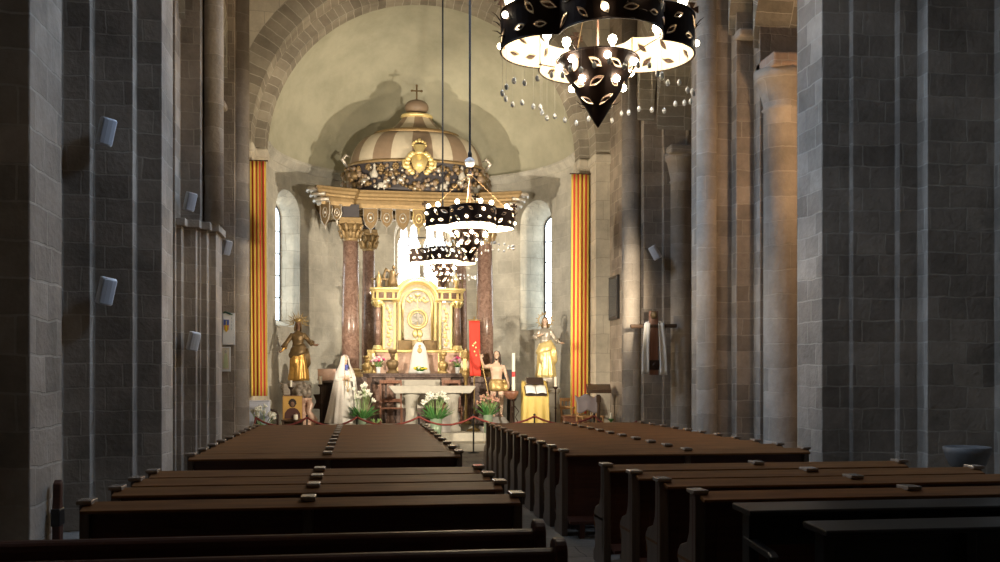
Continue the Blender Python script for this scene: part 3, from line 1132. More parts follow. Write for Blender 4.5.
    for q_, h in enumerate(hs):
        if q_ % 3:
            cx_ = sum(p[0] for p in h) / len(h); cz_ = sum(p[1] for p in h) / len(h)
            lf_ = [(cx_ + (p[0] - cx_) * .74, cz_ + (p[1] - cz_) * .56) for p in h]
            cone.add([cpt(a_, t_, -.003) for a_, t_ in lf_], [tuple(range(len(lf_)))])
    for h in hs:
        cone.tube([cpt(a, tt, .004) for a, tt in h], .0032, 5, mi=1, closed=True)
    cone.tube([cpt(2 * PI * i / 32, 0) for i in range(32)], .007, 6, closed=True)
    for i in range(7):
        a = i * 2 * PI / 7 + .3
        p0, p1 = Vector(cpt(a, .66)), Vector(cpt(a, .60, .13))
        cone.tube([p0, (p0 + p1) / 2 + Vector((0, 0, -.01)), p1], [.005, .004, .001], 5)
    cone.build('cone', [M['iron'], M['iron_rim']], t)
    r4 = random.Random(11)
    for row, (tt, n) in enumerate(((.10, 7), (.36, 5))):
        for j in range(n):
            a = (j + .37 * row + r4.uniform(-.1, .1)) * 2 * PI / n
            put(cone_me, cpt(a, tt, .018))
    # beads on threads: a quatrefoil garland below the band
    bead_me = MB().lathe([(.0001, -.026), (.012, -.02), (.0165, -.006), (.014, .008), (.004, .022), (.0001, .024)], n=8).mesh('glass_bead', M['bead'], smooth=True)
    th = MB()
    for k_ in range(4):
        for j in range(11):
            s = -smax + (j + .5) * 2 * smax / 11
            p = Vector(lobe_pt(k_, s, -.30 + .02 * sin(j * 2.1), -.01))
            put(bead_me, p, 'glass_bead')
            th.tube([p + Vector((0, 0, .02)), Vector((p.x, p.y, .0))], .0009, 3)
    th.build('bead_thread', M['thread'], t)
    # hub, rods, cable
    m_ = MB(); m_.ball((0, 0, 1.06), .085, 20)
    m_.build('hub_ball', M['bead'], t, smooth=True)
    m_ = MB(); m_.tube([(0, 0, 1.0), (0, 0, .1), (0, 0, -.1)], .008, 8); m_.lathe([(.05, .86), (.03, .9), (.012, .98)], n=12)
    m_.build('centre_rod', M['marble_red'], t)
    for k_ in range(4):
        m_ = MB()
        p = Vector(lobe_pt(k_, 0, CH_H - .02, -.04)) * 1
        m_.tube([(0, 0, .88), p], .0042, 6)
        m_.build('hanging_chain', M['bronze'], t)
        m_ = MB()
        m_.tube([lobe_pt(k_, -smax * .98, .03), cpt(k_ * PI / 2 + PI / 4, 0)], .004, 5)
        m_.build('cone_hanger', M['iron'], t)
    m_ = MB(); m_.tube([(0, 0, 1.12), (0, 0, 13.2)], .017, 8); m_.lathe([(.03, 1.12), (.035, 1.2), (.018, 1.24)], n=10)
    m_.build('cable', M['cable'], t)
    light('POINT', 'chandelier_light', (0, 0, .05), CH_POWER, (1.0, .80, .52), t, shadow_soft_size=.12)
    light('POINT', 'chandelier_light', (0, 0, -.13), 14, (1.0, .80, .52), t, shadow_soft_size=.05)
    return t


chan = make_chandelier('large iron chandelier with leaf cut-outs, hanging nearest, its top out of frame')
chan.location = (1.72, 6.82, 4.235)
c2 = copy_tree(chan); c2.location = (1.72, 15.2, 4.26)
c2['label'] = 'middle iron chandelier hanging in front of the canopy, glass ball above it'
c3 = copy_tree(chan); c3.location = (1.72, 20.4, 4.32)
c3['label'] = 'smallest and farthest iron chandelier, against the bright centre window'


for c_ in (c2, c3):
    for ch in c_.children:
        if ch.type == 'LIGHT':
            ch.data = ch.data.copy(); ch.data.energy *= (9.5 if c_ is c2 else 10.0)

# ------------------------------------------------------------------ loudspeakers
def make_speaker(label):
    t = thing('loudspeaker', label, 'loudspeaker', group='white loudspeakers on the piers')
    m_ = MB()
    m_.prism([(-.12, .0), (.12, .0), (.10, -.14), (.05, -.19), (-.05, -.19), (-.10, -.14)], -.20, .20)
    m_.xform(Matrix.Translation((0, .19, 0)))
    m_.build('case', M['speaker'], t, bevel=.02)
    m_ = MB(); m_.prism([(-.10, .0), (.10, .0), (.085, -.022), (.03, -.034), (-.03, -.034), (-.085, -.022)], -.18, .18)
    m_.build('grille', M['grille'], t, bevel=.008)
    m_ = MB(); m_.tube([(0, .16, 0), (0, .30, 0)], .02, 8); m_.box(-.05, .05, .29, .31, -.07, .07)
    m_.build('bracket', M['iron'], t)
    return t


sp = make_speaker('white loudspeaker high on the near left pier, upper of two')
spots = [(108, 132, 11.9, None), (108, 292, 11.9, 'white loudspeaker low on the near left pier, below another one'),
         (191.5, 202, 16.42, 'white loudspeaker above the string course on the left pier'),
         (228, 248, 21.42, 'small white loudspeaker at the far end of the string course'),
         (195, 342, 16.32, 'white loudspeaker under the string course, beside the framed pictures'),
         (654, 253, 21.27, 'white loudspeaker above the cross on the right pier')]
for i, (u, v, y, lab) in enumerate(spots):
    o = sp if i == 0 else copy_tree(sp)
    x = X(u, y)
    o.location = (x, y, Z(v, x, y))
    o.rotation_euler = (math.radians(12), math.radians(9 if i < 5 else -25), math.radians(28 if i < 5 else -38))
    sc_ = [.86, .86, .82, .86, .82, .86][i]
    o.scale = (sc_ * .95, sc_ * .8, sc_ * .95)
    if lab:
        o['label'] = lab

# ------------------------------------------------------------------ flags
NS = 9


def make_flag(x0, x1, y, z0, z1, label, slant):
    t = thing('flag', label, 'flag', ((x0 + x1) / 2, y, z0))
    m_ = MB()
    w = x1 - x0

    def fp(u, v):
        z = (z1 - z0) * v
        sway = .025 * sin(u * 9 + 2 * v) * (1.1 - v) + .012 * sin(u * 21)
        return ((u - .5) * w + slant * (1 - v) * .12, sway - .03, z)
    m_.grid(fp, NS * 4, 24, mi=lambda i, j: (i // 4) % 2)
    f = m_.build('cloth', [M['flag_yellow'], M['flag_red']], t, smooth=True, solid=.012)
    m_ = MB(); m_.tube([(-w / 2 - .05, -.03, z1 - z0 + .01), (w / 2 + .05, -.03, z1 - z0 + .01)], .018, 8)
    m_.build('rod', M['wood_dark'], t)
    return t


x0, x1 = X(250, 24.2), X(266, 24.2)
make_flag(x0, x1, 24.2, Z(396, x0, 24.2), Z(161, x0, 24.2), 'long red and yellow striped flag hanging beside the left column', .3)
x0, x1 = X(572.5, 24.7), X(590, 24.7)
make_flag(x0, x1, 24.85, Z(414, x0, 24.7), Z(173, x0, 24.7), 'long red and yellow striped flag hanging behind the right armchairs', -.2)

# ------------------------------------------------------------------ altar canopy
CX, CY = 1.555, 27.3
can = thing('altar_canopy', 'tall altar canopy with striped dome, gilt cornice and red marble columns', 'canopy', (CX, CY, 0))
cols = [(-1.86, -1.0, .235), (1.84, -1.0, .235), (-1.36, 1.0, .20), (1.36, 1.0, .20)]
for (x, y, r) in cols:
    m_ = MB()
    w = r * 1.75
    m_.box(x - w, x + w, y - w, y + w, .58, .80)
    m_.box(x - w * .9, x + w * .9, y - w * .9, y + w * .9, .80, 1.72)
    m_.box(x - w * 1.04, x + w * 1.04, y - w * 1.04, y + w * 1.04, 1.72, 1.88)
    m_.build('pedestal', M['marble_dark'], can, bevel=.02)
    m_ = MB()
    m_.lathe([(r, 2.10), (r * 1.02, 3.3), (r * .86, 5.62)], (x, y, 0), 28)
    c_o = m_.build('column', M['marble_red'], can, smooth=True)
    m_ = MB()
    m_.box(x - r * 1.4, x + r * 1.4, y - r * 1.4, y + r * 1.4, 1.88, 1.95)
    m_.lathe([(r * 1.36, 1.95), (r * 1.38, 2.0), (r * 1.1, 2.03), (r * 1.2, 2.07), (r * 1.0, 2.12)], (x, y, 0), 28)
    m_.build('base', M['gold_dim'], c_o)
    # leafy capital
    m_ = MB()
    m_.lathe([(r * .88, 5.58), (r * .95, 5.62), (r * .9, 5.66), (r * 1.0, 5.85), (r * 1.25, 6.03)], (x, y, 0), 24)
    for row in range(2):
        for j in range(8):
            a = 2 * PI * (j + .5 * row) / 8
            rr, z0, h = r * (.95 + .12 * row), 5.66 + .16 * row, .20
            q = [(rr + dr, z0 + dz) for dr, dz in ((.0, 0), (.03, h * .5), (.06, h * .85), (.10, h), (.12, h * .86))]
            m_.tube([(x + p * cos(a), y + p * sin(a), z) for p, z in q], [.055, .06, .05, .035, .012], 6)
    m_.build('capital', M['gold_dim'], c_o, smooth=True)
    m_ = MB()
    s_ = r * 1.35
    m_.box(x - s_, x + s_, y - s_, y + s_, 6.03, 6.10)
    m_.box(x - s_ * .95, x + s_ * .95, y - s_ * .95, y + s_ * .95, 6.10, 6.2)
    m_.build('abacus', M['gold_dim'], c_o, bevel=.01)
    m_ = MB()
    s_ = r * .98
    m_.box(x - s_, x + s_, y - s_, y + s_, 6.2, 6.56)
    m_.build('impost_block', M['dark_panel'], c_o)
# entablature with horned corners
half = [(1.72, -1.06), (1.80, -1.20), (2.12, -1.30), (2.62, -1.52), (2.74, -1.18), (2.30, -.75), (2.08, -.55)]
pathc = [(x, y) for x, y in half] + [(x, -y) for x, y in half[::-1]] + [(-x, -y) for x, y in half] + [(-x, y) for x, y in half[::-1]]
corn = [(-.30, 6.50), (.0, 6.50), (.02, 6.57), (.03, 6.60), (.03, 6.70), (.07, 6.72), (.09, 6.77), (.13, 6.80), (.16, 6.86), (.20, 6.90), (.20, 6.95), (.0, 7.0), (-.3, 7.0)]
m_ = MB(); m_.sweep(pathc, corn)
m_.build('entablature', M['gold_dim'], can, bevel=0)
m_ = MB(); m_.prism(pathc, 6.96, 6.99)
m_.build('canopy_ceiling', M['dark_panel'], can)
# silvered cornice ends on the horns
for sx in (-1, 1):
    m_ = MB()
    for k_ in range(3):
        z = 6.90 - .14 * k_
        o_ = .16 - .09 * k_
        m_.tube([(sx * (2.45 + o_), -1.62 - o_ * .2, z), (sx * (2.78 + o_), -1.50 - o_ * .2, z), (sx * (2.84 + o_), -1.2, z)], .055, 8)
    m_.build('cornice_horn', M['silver'], can, smooth=True)
# drum frieze
DR, DSY = 1.93, .60
m_ = MB()
m_.lathe([(DR, 6.99), (DR * 1.0, 7.1), (DR * .97, 7.5), (DR * 1.0, 7.78), (DR * 1.03, 7.82)], n=48, sy=DSY)
fr = m_.build('frieze', M['dark_panel'], can, smooth=True)
r5 = random.Random(21)
m_ = MB()
for j in range(300):
    a = -PI + r5.random() * PI
    z = 7.02 + .70 * r5.random() ** 1.1
    s_ = r5.uniform(.035, .085)
    rr = 1.0 + .05 * r5.random()
    m_.ball((DR * rr * cos(a), DR * DSY * (rr + .03) * sin(a), z), (s_, s_ * .8, s_ * r5.uniform(.7, 1.2)), 6, r5.choice([0, 0, 0, 1, 2, 2]))
for sx in (-1, 1):
    for j in range(36):
        a = (PI if sx < 0 else 0) - sx * r5.uniform(0, .55)
        m_.ball((DR * 1.06 * cos(a), -abs(DR * DSY * sin(a)) * 1.05, 7.0 + .62 * r5.random()), r5.uniform(.07, .13), 6, r5.choice([0, 0, 2]))
m_.build('garland', [M['bronze'], M['silver'], M['dome_dark']], fr, smooth=True)
for j in range(14):
    a = -PI + (j + .5) * PI / 14
    m_ = MB()
    c = Vector((DR * 1.0 * cos(a), DR * DSY * 1.03 * sin(a), 7.62 + .04 * (j % 2)))
    for q in range(8):
        b = q * PI / 4
        m_.ball((c.x + .07 * cos(b) * abs(sin(a)), c.y + .07 * cos(b) * -cos(a) * DSY - .02, c.z + .07 * sin(b)), .038, 6)
    m_.ball((c.x, c.y - .05, c.z), .045, 6)
    m_.build('rosette', M['gold_dim'], fr, smooth=True)
for j, a in enumerate((-2.70, -2.42, -2.12, -1.83, -1.22, -.95, -.62, -.36)):
    c = Vector((DR * 1.02 * cos(a), DR * DSY * 1.06 * sin(a) - .02, 7.28 if j % 2 else 7.14))
    m_ = MB()
    m_.ball(c, (.11, .07, .085), 8); m_.ball(c + Vector((.10, -.02, .09)), .055, 8)
    m_.tube([c + Vector((-.07, 0, -.04)), c + Vector((-.09, -.02, -.13))], [.035, .022], 6)
    m_.tube([c + Vector((.06, 0, -.04)), c + Vector((.08, -.02, -.13))], [.035, .022], 6)
    m_.build('cherub', M['silver'] if j % 2 else M['altar_stone'], fr, smooth=True)
for j, a in enumerate((-2.25, -.9)):
    m_ = MB()
    m_.lathe([(.09, 0), (.10, .1), (.06, .2), (.03, .27), (.05, .33), (.0001, .40)], (DR * 1.0 * cos(a), DR * DSY * 1.05 * sin(a) - .03, 7.36), 10)
    m_.build('small_figure', M['altar_stone'], fr, smooth=True)
# striped dome, rings, neck, globe and cross
NSTR = 20
m_ = MB()
prof = [(1.90 - .74 * (t ** 1.7), 7.86 + .90 * sin(t * PI / 2 * .96)) for t in [i / 10 for i in range(11)]]
m_.lathe(prof, n=NSTR * 3, sy=DSY, mi=lambda j: ((j + 1) // 3) % 2, caps=False)
m_.build('dome', [M['dome_light'], M['dome_dark']], can, smooth=True)
m_ = MB(); m_.lathe([(1.90, 7.78), (1.99, 7.80), (2.0, 7.85), (1.90, 7.89)], n=48, sy=DSY, caps=False)
m_.build('dome_cornice', M['gold_dim'], can, smooth=True)
m_ = MB(); m_.lathe([(.9, 8.70), (1.17, 8.70), (1.24, 8.75), (1.22, 8.81), (1.08, 8.85), (.8, 8.87)], n=48, sy=.66, caps=False)
m_.build('dome_ring', M['gold_dim'], can, smooth=True)
m_ = MB()
prof = [(.95 - .55 * (t ** .6), 8.84 + .46 * t) for t in [i / 8 for i in range(9)]]
m_.lathe(prof, n=36, sy=.7, mi=lambda j: ((j + 1) // 3) % 2, caps=False)
m_.build('dome_neck', [M['dome_light'], M['dome_dark']], can, smooth=True)
m_ = MB(); m_.lathe([(.3, 9.28), (.43, 9.28), (.47, 9.32), (.44, 9.37), (.25, 9.41)], n=32, sy=.8, caps=False)
m_.build('neck_ring', M['gold'], can, smooth=True)
m_ = MB(); m_.ball((0, 0, 9.60), (.345, .30, .225), 24)
m_.build('globe', M['dome_dark'], can, smooth=True)
m_ = MB()
m_.tube([(0, 0, 9.76), (0, 0, 10.22)], .024, 8); m_.tube([(-.13, 0, 10.08), (.13, 0, 10.08)], .024, 8)
for p in ((0, 0, 10.23), (-.14, 0, 10.08), (.14, 0, 10.08)):
    m_.ball(p, .036, 8)
m_.build('cross', M['bronze'], can, smooth=True)
# gilt coat of arms on the dome front
m_ = MB()
fy = -DR * DSY - .10
shield = [(-.20, .22), (.20, .22), (.22, .05), (.15, -.15), (0, -.27), (-.15, -.15), (-.22, .05)]
m_.prism([(x, 7.72 + z) for x, z in shield], fy - .05, fy + .04, 'y')
for sx in (-1, 1):
    for k_ in range(7):
        a = -1.2 + k_ * .42
        m_.ball((sx * (.24 + .09 * cos(a * 1.7)), fy - .02, 7.72 + .27 * sin(a)), (.085, .05, .075), 8)
    m_.tube([(sx * .25, fy, 7.55), (sx * .42, fy - .03, 7.62), (sx * .45, fy - .03, 7.78), (sx * .34, fy, 7.82)], [.05, .05, .04, .02], 6)
m_.ball((0, fy - .02, 7.72), (.13, .07, .15), 10)
m_.lathe([(.14, 7.96), (.15, 8.02), (.11, 8.04), (.19, 8.2), (.12, 8.22)], (0, fy, 0), 12)
for k_ in range(7):
    a = PI * k_ / 6
    m_.ball((.17 * cos(a), fy - .02, 8.22 + .11 * sin(a)), .045, 8)
m_.ball((0, fy, 8.36), .05, 8)
m_.build('coat_of_arms', M['gold'], can, smooth=True)
m_ = MB(); m_.tube([(0, -1.15, 7.95), (0, -.98, 8.38), (0, -.76, 8.72)], .05, 8)
m_.build('dome_rib', M['gold_dim'], can, smooth=True)
for sx in (-1, 1):
    m_ = MB()
    m_.tube([(sx * 1.95, -.2, 7.80), (sx * 2.1, -.25, 7.98), (sx * 2.0, -.25, 8.12), (sx * 1.88, -.2, 8.06)], [.05, .06, .05, .02], 8)
    m_.build('scroll', M['silver'], can, smooth=True)


# carved valance drops
def drop(p, rz, s_, mat, kind):
    s_ *= 1.15
    m_ = MB()
    if kind == 0:
        sh = [(-.17, 0), (.17, 0), (.17, -.26), (.12, -.40), (.0, -.52), (-.12, -.40), (-.17, -.26)]
    else:
        sh = [(-.15, 0), (.15, 0), (.13, -.12), (.15, -.24), (.09, -.38), (0, -.46), (-.09, -.38), (-.15, -.24), (-.13, -.12)]
    m_.prism([(x * s_, z * s_) for x, z in sh], -.015, .015, 'y')
    m_.tube([(x * s_, -.02, z * s_) for x, z in sh], .016, 6, mi=1, closed=True)
    m_.tube([(.075 * s_ * cos(a), -.02, s_ * (-.22 + .11 * sin(a))) for a in [2 * PI * i / 14 for i in range(14)]], .014, 6, mi=1, closed=True)
    m_.ball((0, -.02, -.22 * s_), (.035, .02, .05), 8, 1)
    m_.tube([(0, 0, sh[4][1] * s_ if kind == 0 else -.46 * s_), (0, 0, -.60 * s_)], [.03, .006], 6, mi=1)
    o = m_.build('valance_drop', mat, can)
    o.location = p
    o.rotation_euler.z = rz
    return o


md = [M['bronze'], M['silver']]
for j in range(7):
    x = -1.32 + j * .44
    drop((x, -1.02, 6.50), 0, 1.0, md if j != 3 else [M['gold_dim'], M['gold']], j % 2)
for sx in (-1, 1):
    for j in range(4):
        drop((sx * (1.95 - .12 * j), -.5 + .4 * j, 6.5), sx * PI / 2.3, .95, md, j % 2)
    drop((sx * 2.52, -1.42, 6.56), sx * .9, 1.05, md, 0)
    drop((sx * 2.22, -1.28, 6.52), sx * .3, .8, md, 1)

# ------------------------------------------------------------------ high altar and its retable
al = thing('high_altar', 'dark marble high altar block with pale front panel under the canopy', 'altar', (1.56, 26.75, .58))
m_ = MB(); m_.box(-1.55, 1.5, -.05, .95, 0, 1.28)
m_.build('body', M['marble_dark'], al, bevel=.02)
m_ = MB(); m_.box(-1.62, 1.60, -.16, 1.0, 1.28, 1.34); m_.box(-1.58, 1.56, -.12, .98, 1.34, 1.40)
m_.build('mensa', M['marble_dark'], al, bevel=.02)
m_ = MB(); m_.box(-.62, .62, -.09, .0, .42, 1.22)
m_.build('front_panel', M['altar_stone'], al, bevel=.015)
for x in (-1.42, -.78, .78, 1.38):
    m_ = MB(); m_.prism([(-.13, 0), (.13, 0), (.13, .1), (.09, .14), (.09, 1.1), (.13, 1.16), (.13, 1.28), (-.13, 1.28), (-.13, 1.16), (-.09, 1.1), (-.09, .14), (-.13, .1)], -.13, .0, 'y')
    p = m_.build('pilaster', M['marble_red'], al, bevel=.01); p.location.x = x
for x in (-1.1, 1.08):
    m_ = MB(); m_.box(x - .17, x + .17, -.08, .0, .25, 1.1)
    m_.build('side_panel', M['marble_red'], al, bevel=.015)

rt = thing('retable', 'gilt retable with arched middle and round relief, on the high altar', 'retable', (1.60, 27.75, 1.98))
m_ = MB(); m_.box(-1.42, 1.42, -.25, .25, 0, .60)
m_.build('base', M['marble_pink'], rt, bevel=.01)
m_ = MB(); m_.box(-1.46, 1.46, -.29, .27, .60, .68); m_.box(-1.45, -1.22, -.28, .25, 0, .62); m_.box(1.22, 1.45, -.28, .25, 0, .62)
m_.box(-.66, -.58, -.28, 0, 0, .6); m_.box(.58, .66, -.28, 0, 0, .6)
m_.build('base_moulding', M['gold'], rt, bevel=.02)
# back body
m_ = MB()
body = [(-1.22, .68), (1.22, .68), (1.22, 2.08), (.60, 2.08)] + arc(0, 2.05, .60, 0, PI, 16) + [(-.60, 2.08), (-1.22, 2.08)]
m_.prism(body, -.02, .24, 'y')
m_.build('body', M['gilt_pale'], rt, bevel=.015)
# arched centre field
m_ = MB()
m_.prism([(-.40, .98), (.40, .98), (.40, 2.02)] + arc(0, 2.02, .40, 0, PI, 16)[1:-1] + [(-.40, 2.02)], -.06, .0, 'y')
m_.build('centre_field', M['silver'], rt)
m_ = MB()
q = [(-.42, -.07, .96), (.42, -.07, .96), (.42, -.07, 2.02)] + [(x, -.07, z) for x, z in arc(0, 2.02, .42, 0, PI, 16)[1:-1]] + [(-.42, -.07, 2.02)]
m_.tube(q, .04, 8, closed=True)
m_.build('field_moulding', M['gold'], rt, smooth=True)
m_ = MB()
q = [(.62 * cos(a), -.08, 2.08 + .62 * sin(a)) for a in [PI * i / 20 for i in range(21)]]
m_.tube(q, .075, 8); m_.tube([(p[0] * .9, -.06, 2.08 + (p[2] - 2.08) * .9) for p in q], .04, 8)
m_.tube([(p[0] * 1.12, -.02, 2.08 + (p[2] - 2.08) * 1.12) for p in q], .05, 8)
m_.build('arched_cornice', M['gold'], rt, smooth=True)
m_ = MB()
for rr, tt in ((.27, .035), (.20, .015)):
    m_.tube([(rr * cos(a), -.09, 1.58 + rr * sin(a)) for a in [2 * PI * i / 28 for i in range(28)]], tt, 8, closed=True)
m_.build('round_frame', M['gold'], rt, smooth=True)
m_ = MB()
m_.ball((0, 0, 0), (.26, .26, .012), 24)
for (x, z, a, b) in ((.02, .05, .06, .12), (-.07, -.06, .09, .06), (.08, -.05, .05, .10), (.0, .17, .035, .04), (-.12, -.12, .06, .04), (.1, .08, .06, .03), (-.08, .08, .05, .025)):
    m_.ball((x, z, .02), (a, b, .035), 10)
m_.xform(Matrix.Translation((0, -.065, 1.58)) @ Matrix.Rotation(PI / 2, 4, 'X'))
m_.build('relief', M['altar_stone'], rt, smooth=True)
m_ = MB()
for sx in (-1, 1):
    for k_ in range(5):
        m_.ball((sx * (.06 + .055 * k_), -.08, 2.12 + .04 * sin(k_ * 1.5)), (.05, .03, .04), 8)
    m_.ball((sx * .2, -.08, 2.22), (.05, .03, .05), 8); m_.ball((sx * .07, -.08, 1.16), (.08, .03, .13), 8)
m_.tube([(0, -.08, 1.16), (0, -.075, 2.28)], .012, 6)
m_.ball((0, -.09, 2.28), (.09, .04, .05), 10)
m_.build('carved_ornament', M['gold'], rt, smooth=True)
# side columns and carved panels
for sx in (-1, 1):
    m_ = MB()
    m_.lathe([(.105, .80), (.105, 1.2), (.09, 1.92)], (sx * 1.16, -.16, 0), 20)
    c_o = m_.build('column', M['marble_red'], rt, smooth=True)
    m_ = MB()
    m_.lathe([(.15, .68), (.15, .73), (.12, .76), (.13, .79), (.105, .81)], (sx * 1.16, -.16, 0), 20)
    m_.build('base', M['gold'], c_o, smooth=True)
    m_ = MB()
    m_.lathe([(.09, 1.9), (.10, 1.93), (.10, 1.98), (.16, 2.10)], (sx * 1.16, -.16, 0), 16)
    for j in range(8):
        a = j * PI / 4
        m_.tube([(sx * 1.16 + r_ * cos(a), -.16 + r_ * sin(a), z) for r_, z in ((.1, 1.95), (.13, 2.02), (.17, 2.07), (.18, 2.04))], [.03, .035, .025, .01], 5)
    m_.build('capital', M['gold'], c_o, smooth=True)
    m_ = MB(); m_.box(sx * .66, sx * .98, -.10, -.02, .74, 2.0)
    p = m_.build('carved_panel', M['silver'], rt)
    m_ = MB()
    for k_ in range(10):
        m_.ball((sx * .82 + .045 * sin(k_ * 1.9), -.11, .84 + k_ * .117), (.06, .03, .05), 8)
    m_.tube([(sx * .82 + .05 * sin(k_ * .9), -.115, .78 + k_ * .1) for k_ in range(13)], .016, 6)
    m_.build('carved_vine', M['gold'], p, smooth=True)
    for x in (.66, .98, .52):
        m_ = MB()
        m_.box(sx * x - .03, sx * x + .03, -.14, -.02, .70, 2.06)
        m_.build('pilaster_strip', M['gold'], rt, bevel=.01)
    # entablature over the side columns
    m_ = MB()
    x0_, x1_ = sorted((sx * .58, sx * 1.34))
    m_.box(x0_, x1_, -.20, .25, 2.12, 2.17)
    m_.box(x0_, x1_, -.24, .25, 2.34, 2.40); m_.box(x0_ - .04, x1_ + .04, -.30, .25, 2.40, 2.47)
    e_o = m_.build('entablature', M['gold'], rt, bevel=.015)
    m_ = MB(); m_.box(x0_ + .02, x1_ - .02, -.17, .23, 2.17, 2.34)
    m_.build('entablature_frieze', M['marble_red'], e_o)
    for x in (.70, .94, 1.16, 1.28):
        m_ = MB()
        m_.box(sx * x - .035, sx * x + .035, -.21, -.15, 2.17, 2.34)
        m_.build('triglyph', M['gold'], e_o)
    # dark cresting and kneeling angel on top
    m_ = MB()
    for k_ in range(5):
        m_.tube([(sx * (.78 + .13 * k_), -.1, 2.47), (sx * (.78 + .13 * k_), -.1, 2.72)], .022, 6)
    m_.box(min(sx * .74, sx * 1.34), max(sx * .74, sx * 1.34), -.13, -.07, 2.70, 2.75)
    m_.build('cresting', M['bronze'], rt)
    m_ = MB()
    bx = sx * .72
    m_.lathe([(.15, 2.52), (.14, 2.66), (.10, 2.80), (.11, 2.92), (.05, 2.99)], (bx, -.12, 0), 12)
    m_.ball((bx - sx * .03, -.15, 3.06), (.055, .06, .07), 10)
    m_.tube([(bx + sx * .03, -.12, 2.92), (bx - sx * .12, -.2, 2.82), (bx - sx * .20, -.24, 2.92)], [.04, .03, .02], 6)
    m_.tube([(bx + sx * .02, -.05, 2.9), (bx + sx * .18, .02, 3.02), (bx + sx * .25, .04, 2.82), (bx + sx * .2, .03, 2.66)], [.05, .07, .06, .015], 6)
    m_.build('angel', M['bronze'], rt, smooth=True)
    m_ = MB()
    m_.lathe([(.07, 2.47), (.05, 2.55), (.09, 2.68), (.06, 2.78), (.03, 2.86), (.0001, 2.95)], (sx * 1.12, -.2, 0), 12)
    m_.build('finial_urn', M['gold_old'], rt, smooth=True)
for sx in (-1, 1):
    m_ = MB()
    m_.box(min(sx * .16, sx * .56), max(sx * .16, sx * .56), -.18, .0, .68, .96)
    m_.build('tabernacle_panel', M['bronze'], rt, bevel=.02)

# white-veiled figure in front of the retable
t = thing('white_veiled_statuette', 'bright white statuette with a gilt face on the altar middle', 'statuette', (1.63, 27.25, 1.98))
m_ = MB()
m_.lathe([(.30, 0), (.31, .05), (.29, .10), (.25, .4), (.21, .62), (.17, .76), (.11, .86), (.0001, .93)], n=32, sy=.6, rfun=lambda a, z: 1 + .04 * sin(9 * a) * max(0, 1 - z))
m_.build('veil', M['white_cloth'], t, smooth=True)
m_ = MB()
m_.ball((0, -.105, .64), (.075, .035, .10), 12); m_.ball((0, -.10, .78), (.04, .03, .05), 10)
m_.build('figure', M['gold_old'], t, smooth=True)
m_ = MB(); m_.lathe([(.05, .9), (.065, .95), (.05, 1.0), (.0001, 1.03)], n=12)
m_.build('crown', M['gold'], t, smooth=True)

# bronze busts/reliquaries on the altar
def bust(label, u, y, zb, s_, mat):
    x = X(u, y)
    t = thing('reliquary_bust', label, 'bust', (x, y, zb)); t.scale = (s_, s_, s_)
    m_ = MB(); m_.lathe([(.22, 0), (.22, .05), (.15, .09), (.13, .15)], n=16, sy=.8)
    m_.build('base', mat, t, smooth=True)
    m_ = MB(); m_.lathe([(.13, .14), (.19, .24), (.22, .36), (.18, .44), (.07, .48), (.065, .53)], n=20, sy=.7)
    m_.ball((0, -.01, .63), (.085, .10, .12), 14); m_.ball((0, -.11, .62), (.018, .02, .03), 8)
    m_.ball((-.035, -.095, .65), (.015, .012, .010), 6); m_.ball((.035, -.095, .65), (.015, .012, .010), 6)
    m_.build('torso', mat, t, smooth=True)
    m_ = MB(); m_.lathe([(.10, .68), (.13, .70), (.14, .74), (.17, .82), (.13, .80), (.0001, .78)], n=12, rfun=lambda a, z: 1 + .12 * sin(6 * a))
    m_.build('crown', mat, t, smooth=True)
    return t


bust('dark bronze crowned bust on the altar, right of the mauve flowers', 392.5, 26.95, 1.98, .82, M['bronze'])
bust('gilt crowned bust on the altar, left of the pink flowers', 443, 26.95, 1.98, .72, M['gold_old'])
bust('small gilt bust at the left end of the altar beside the veiled statue', 366, 26.9, 1.98, .60, M['gold_old'])
bust('small dark gilt bust at the right end of the altar', 464.5, 26.9, 1.98, .42, M['gold_old'])


# ------------------------------------------------------------------ figures
def fuse(mb, name, mats, parent, voxel=.011, pick=None, smooth_it=3):
    """fuse overlapping closed shapes into one continuous skin"""
    me = mb.mesh(name, mats, fix=False)
    o = bpy.data.objects.new(name, me)
    C.objects.link(o)
    md = o.modifiers.new('skin', 'REMESH'); md.mode = 'VOXEL'; md.voxel_size = voxel
    ms = o.modifiers.new('soft', 'SMOOTH'); ms.factor = .5; ms.iterations = smooth_it
    dg = bpy.context.evaluated_depsgraph_get()
    dg.update()
    me2 = bpy.data.meshes.new_from_object(o.evaluated_get(dg))
    o.modifiers.clear()
    o.data = me2
    me2.name = name
    me2.materials.clear()
    for m_ in mats:
        me2.materials.append(m_)
    for p in me2.polygons:
        p.use_smooth = True
        p.material_index = pick(p.center) if pick else 0
    o.parent = parent
    return o


def loft(mb, rings, n=48, fold=None, mi=0, a0=0, a1=2 * PI):
    """rings: (z, cx, cy, rx, ry); fold(a, z) scales the radius"""
    full = abs(a1 - a0 - 2 * PI) < 1e-6
    na = n if full else n + 1
    vs, fs = [], []
    for (z, cx, cy, rx, ry) in rings:
        for j in range(na):
            a = a0 + (a1 - a0) * j / n
            k_ = fold(a, z) if fold else 1
            vs.append((cx + rx * k_ * cos(a), cy + ry * k_ * sin(a), z))
    for i in range(len(rings) - 1):
        for j in range(n):
            k2 = (j + 1) % na
            fs.append((i * na + j, i * na + k2, (i + 1) * na + k2, (i + 1) * na + j))
    if full:
        fs.append(tuple(range(na))[::-1]); fs.append(tuple(range((len(rings) - 1) * na, len(rings) * na)))
    return mb.add(vs, fs, mi)


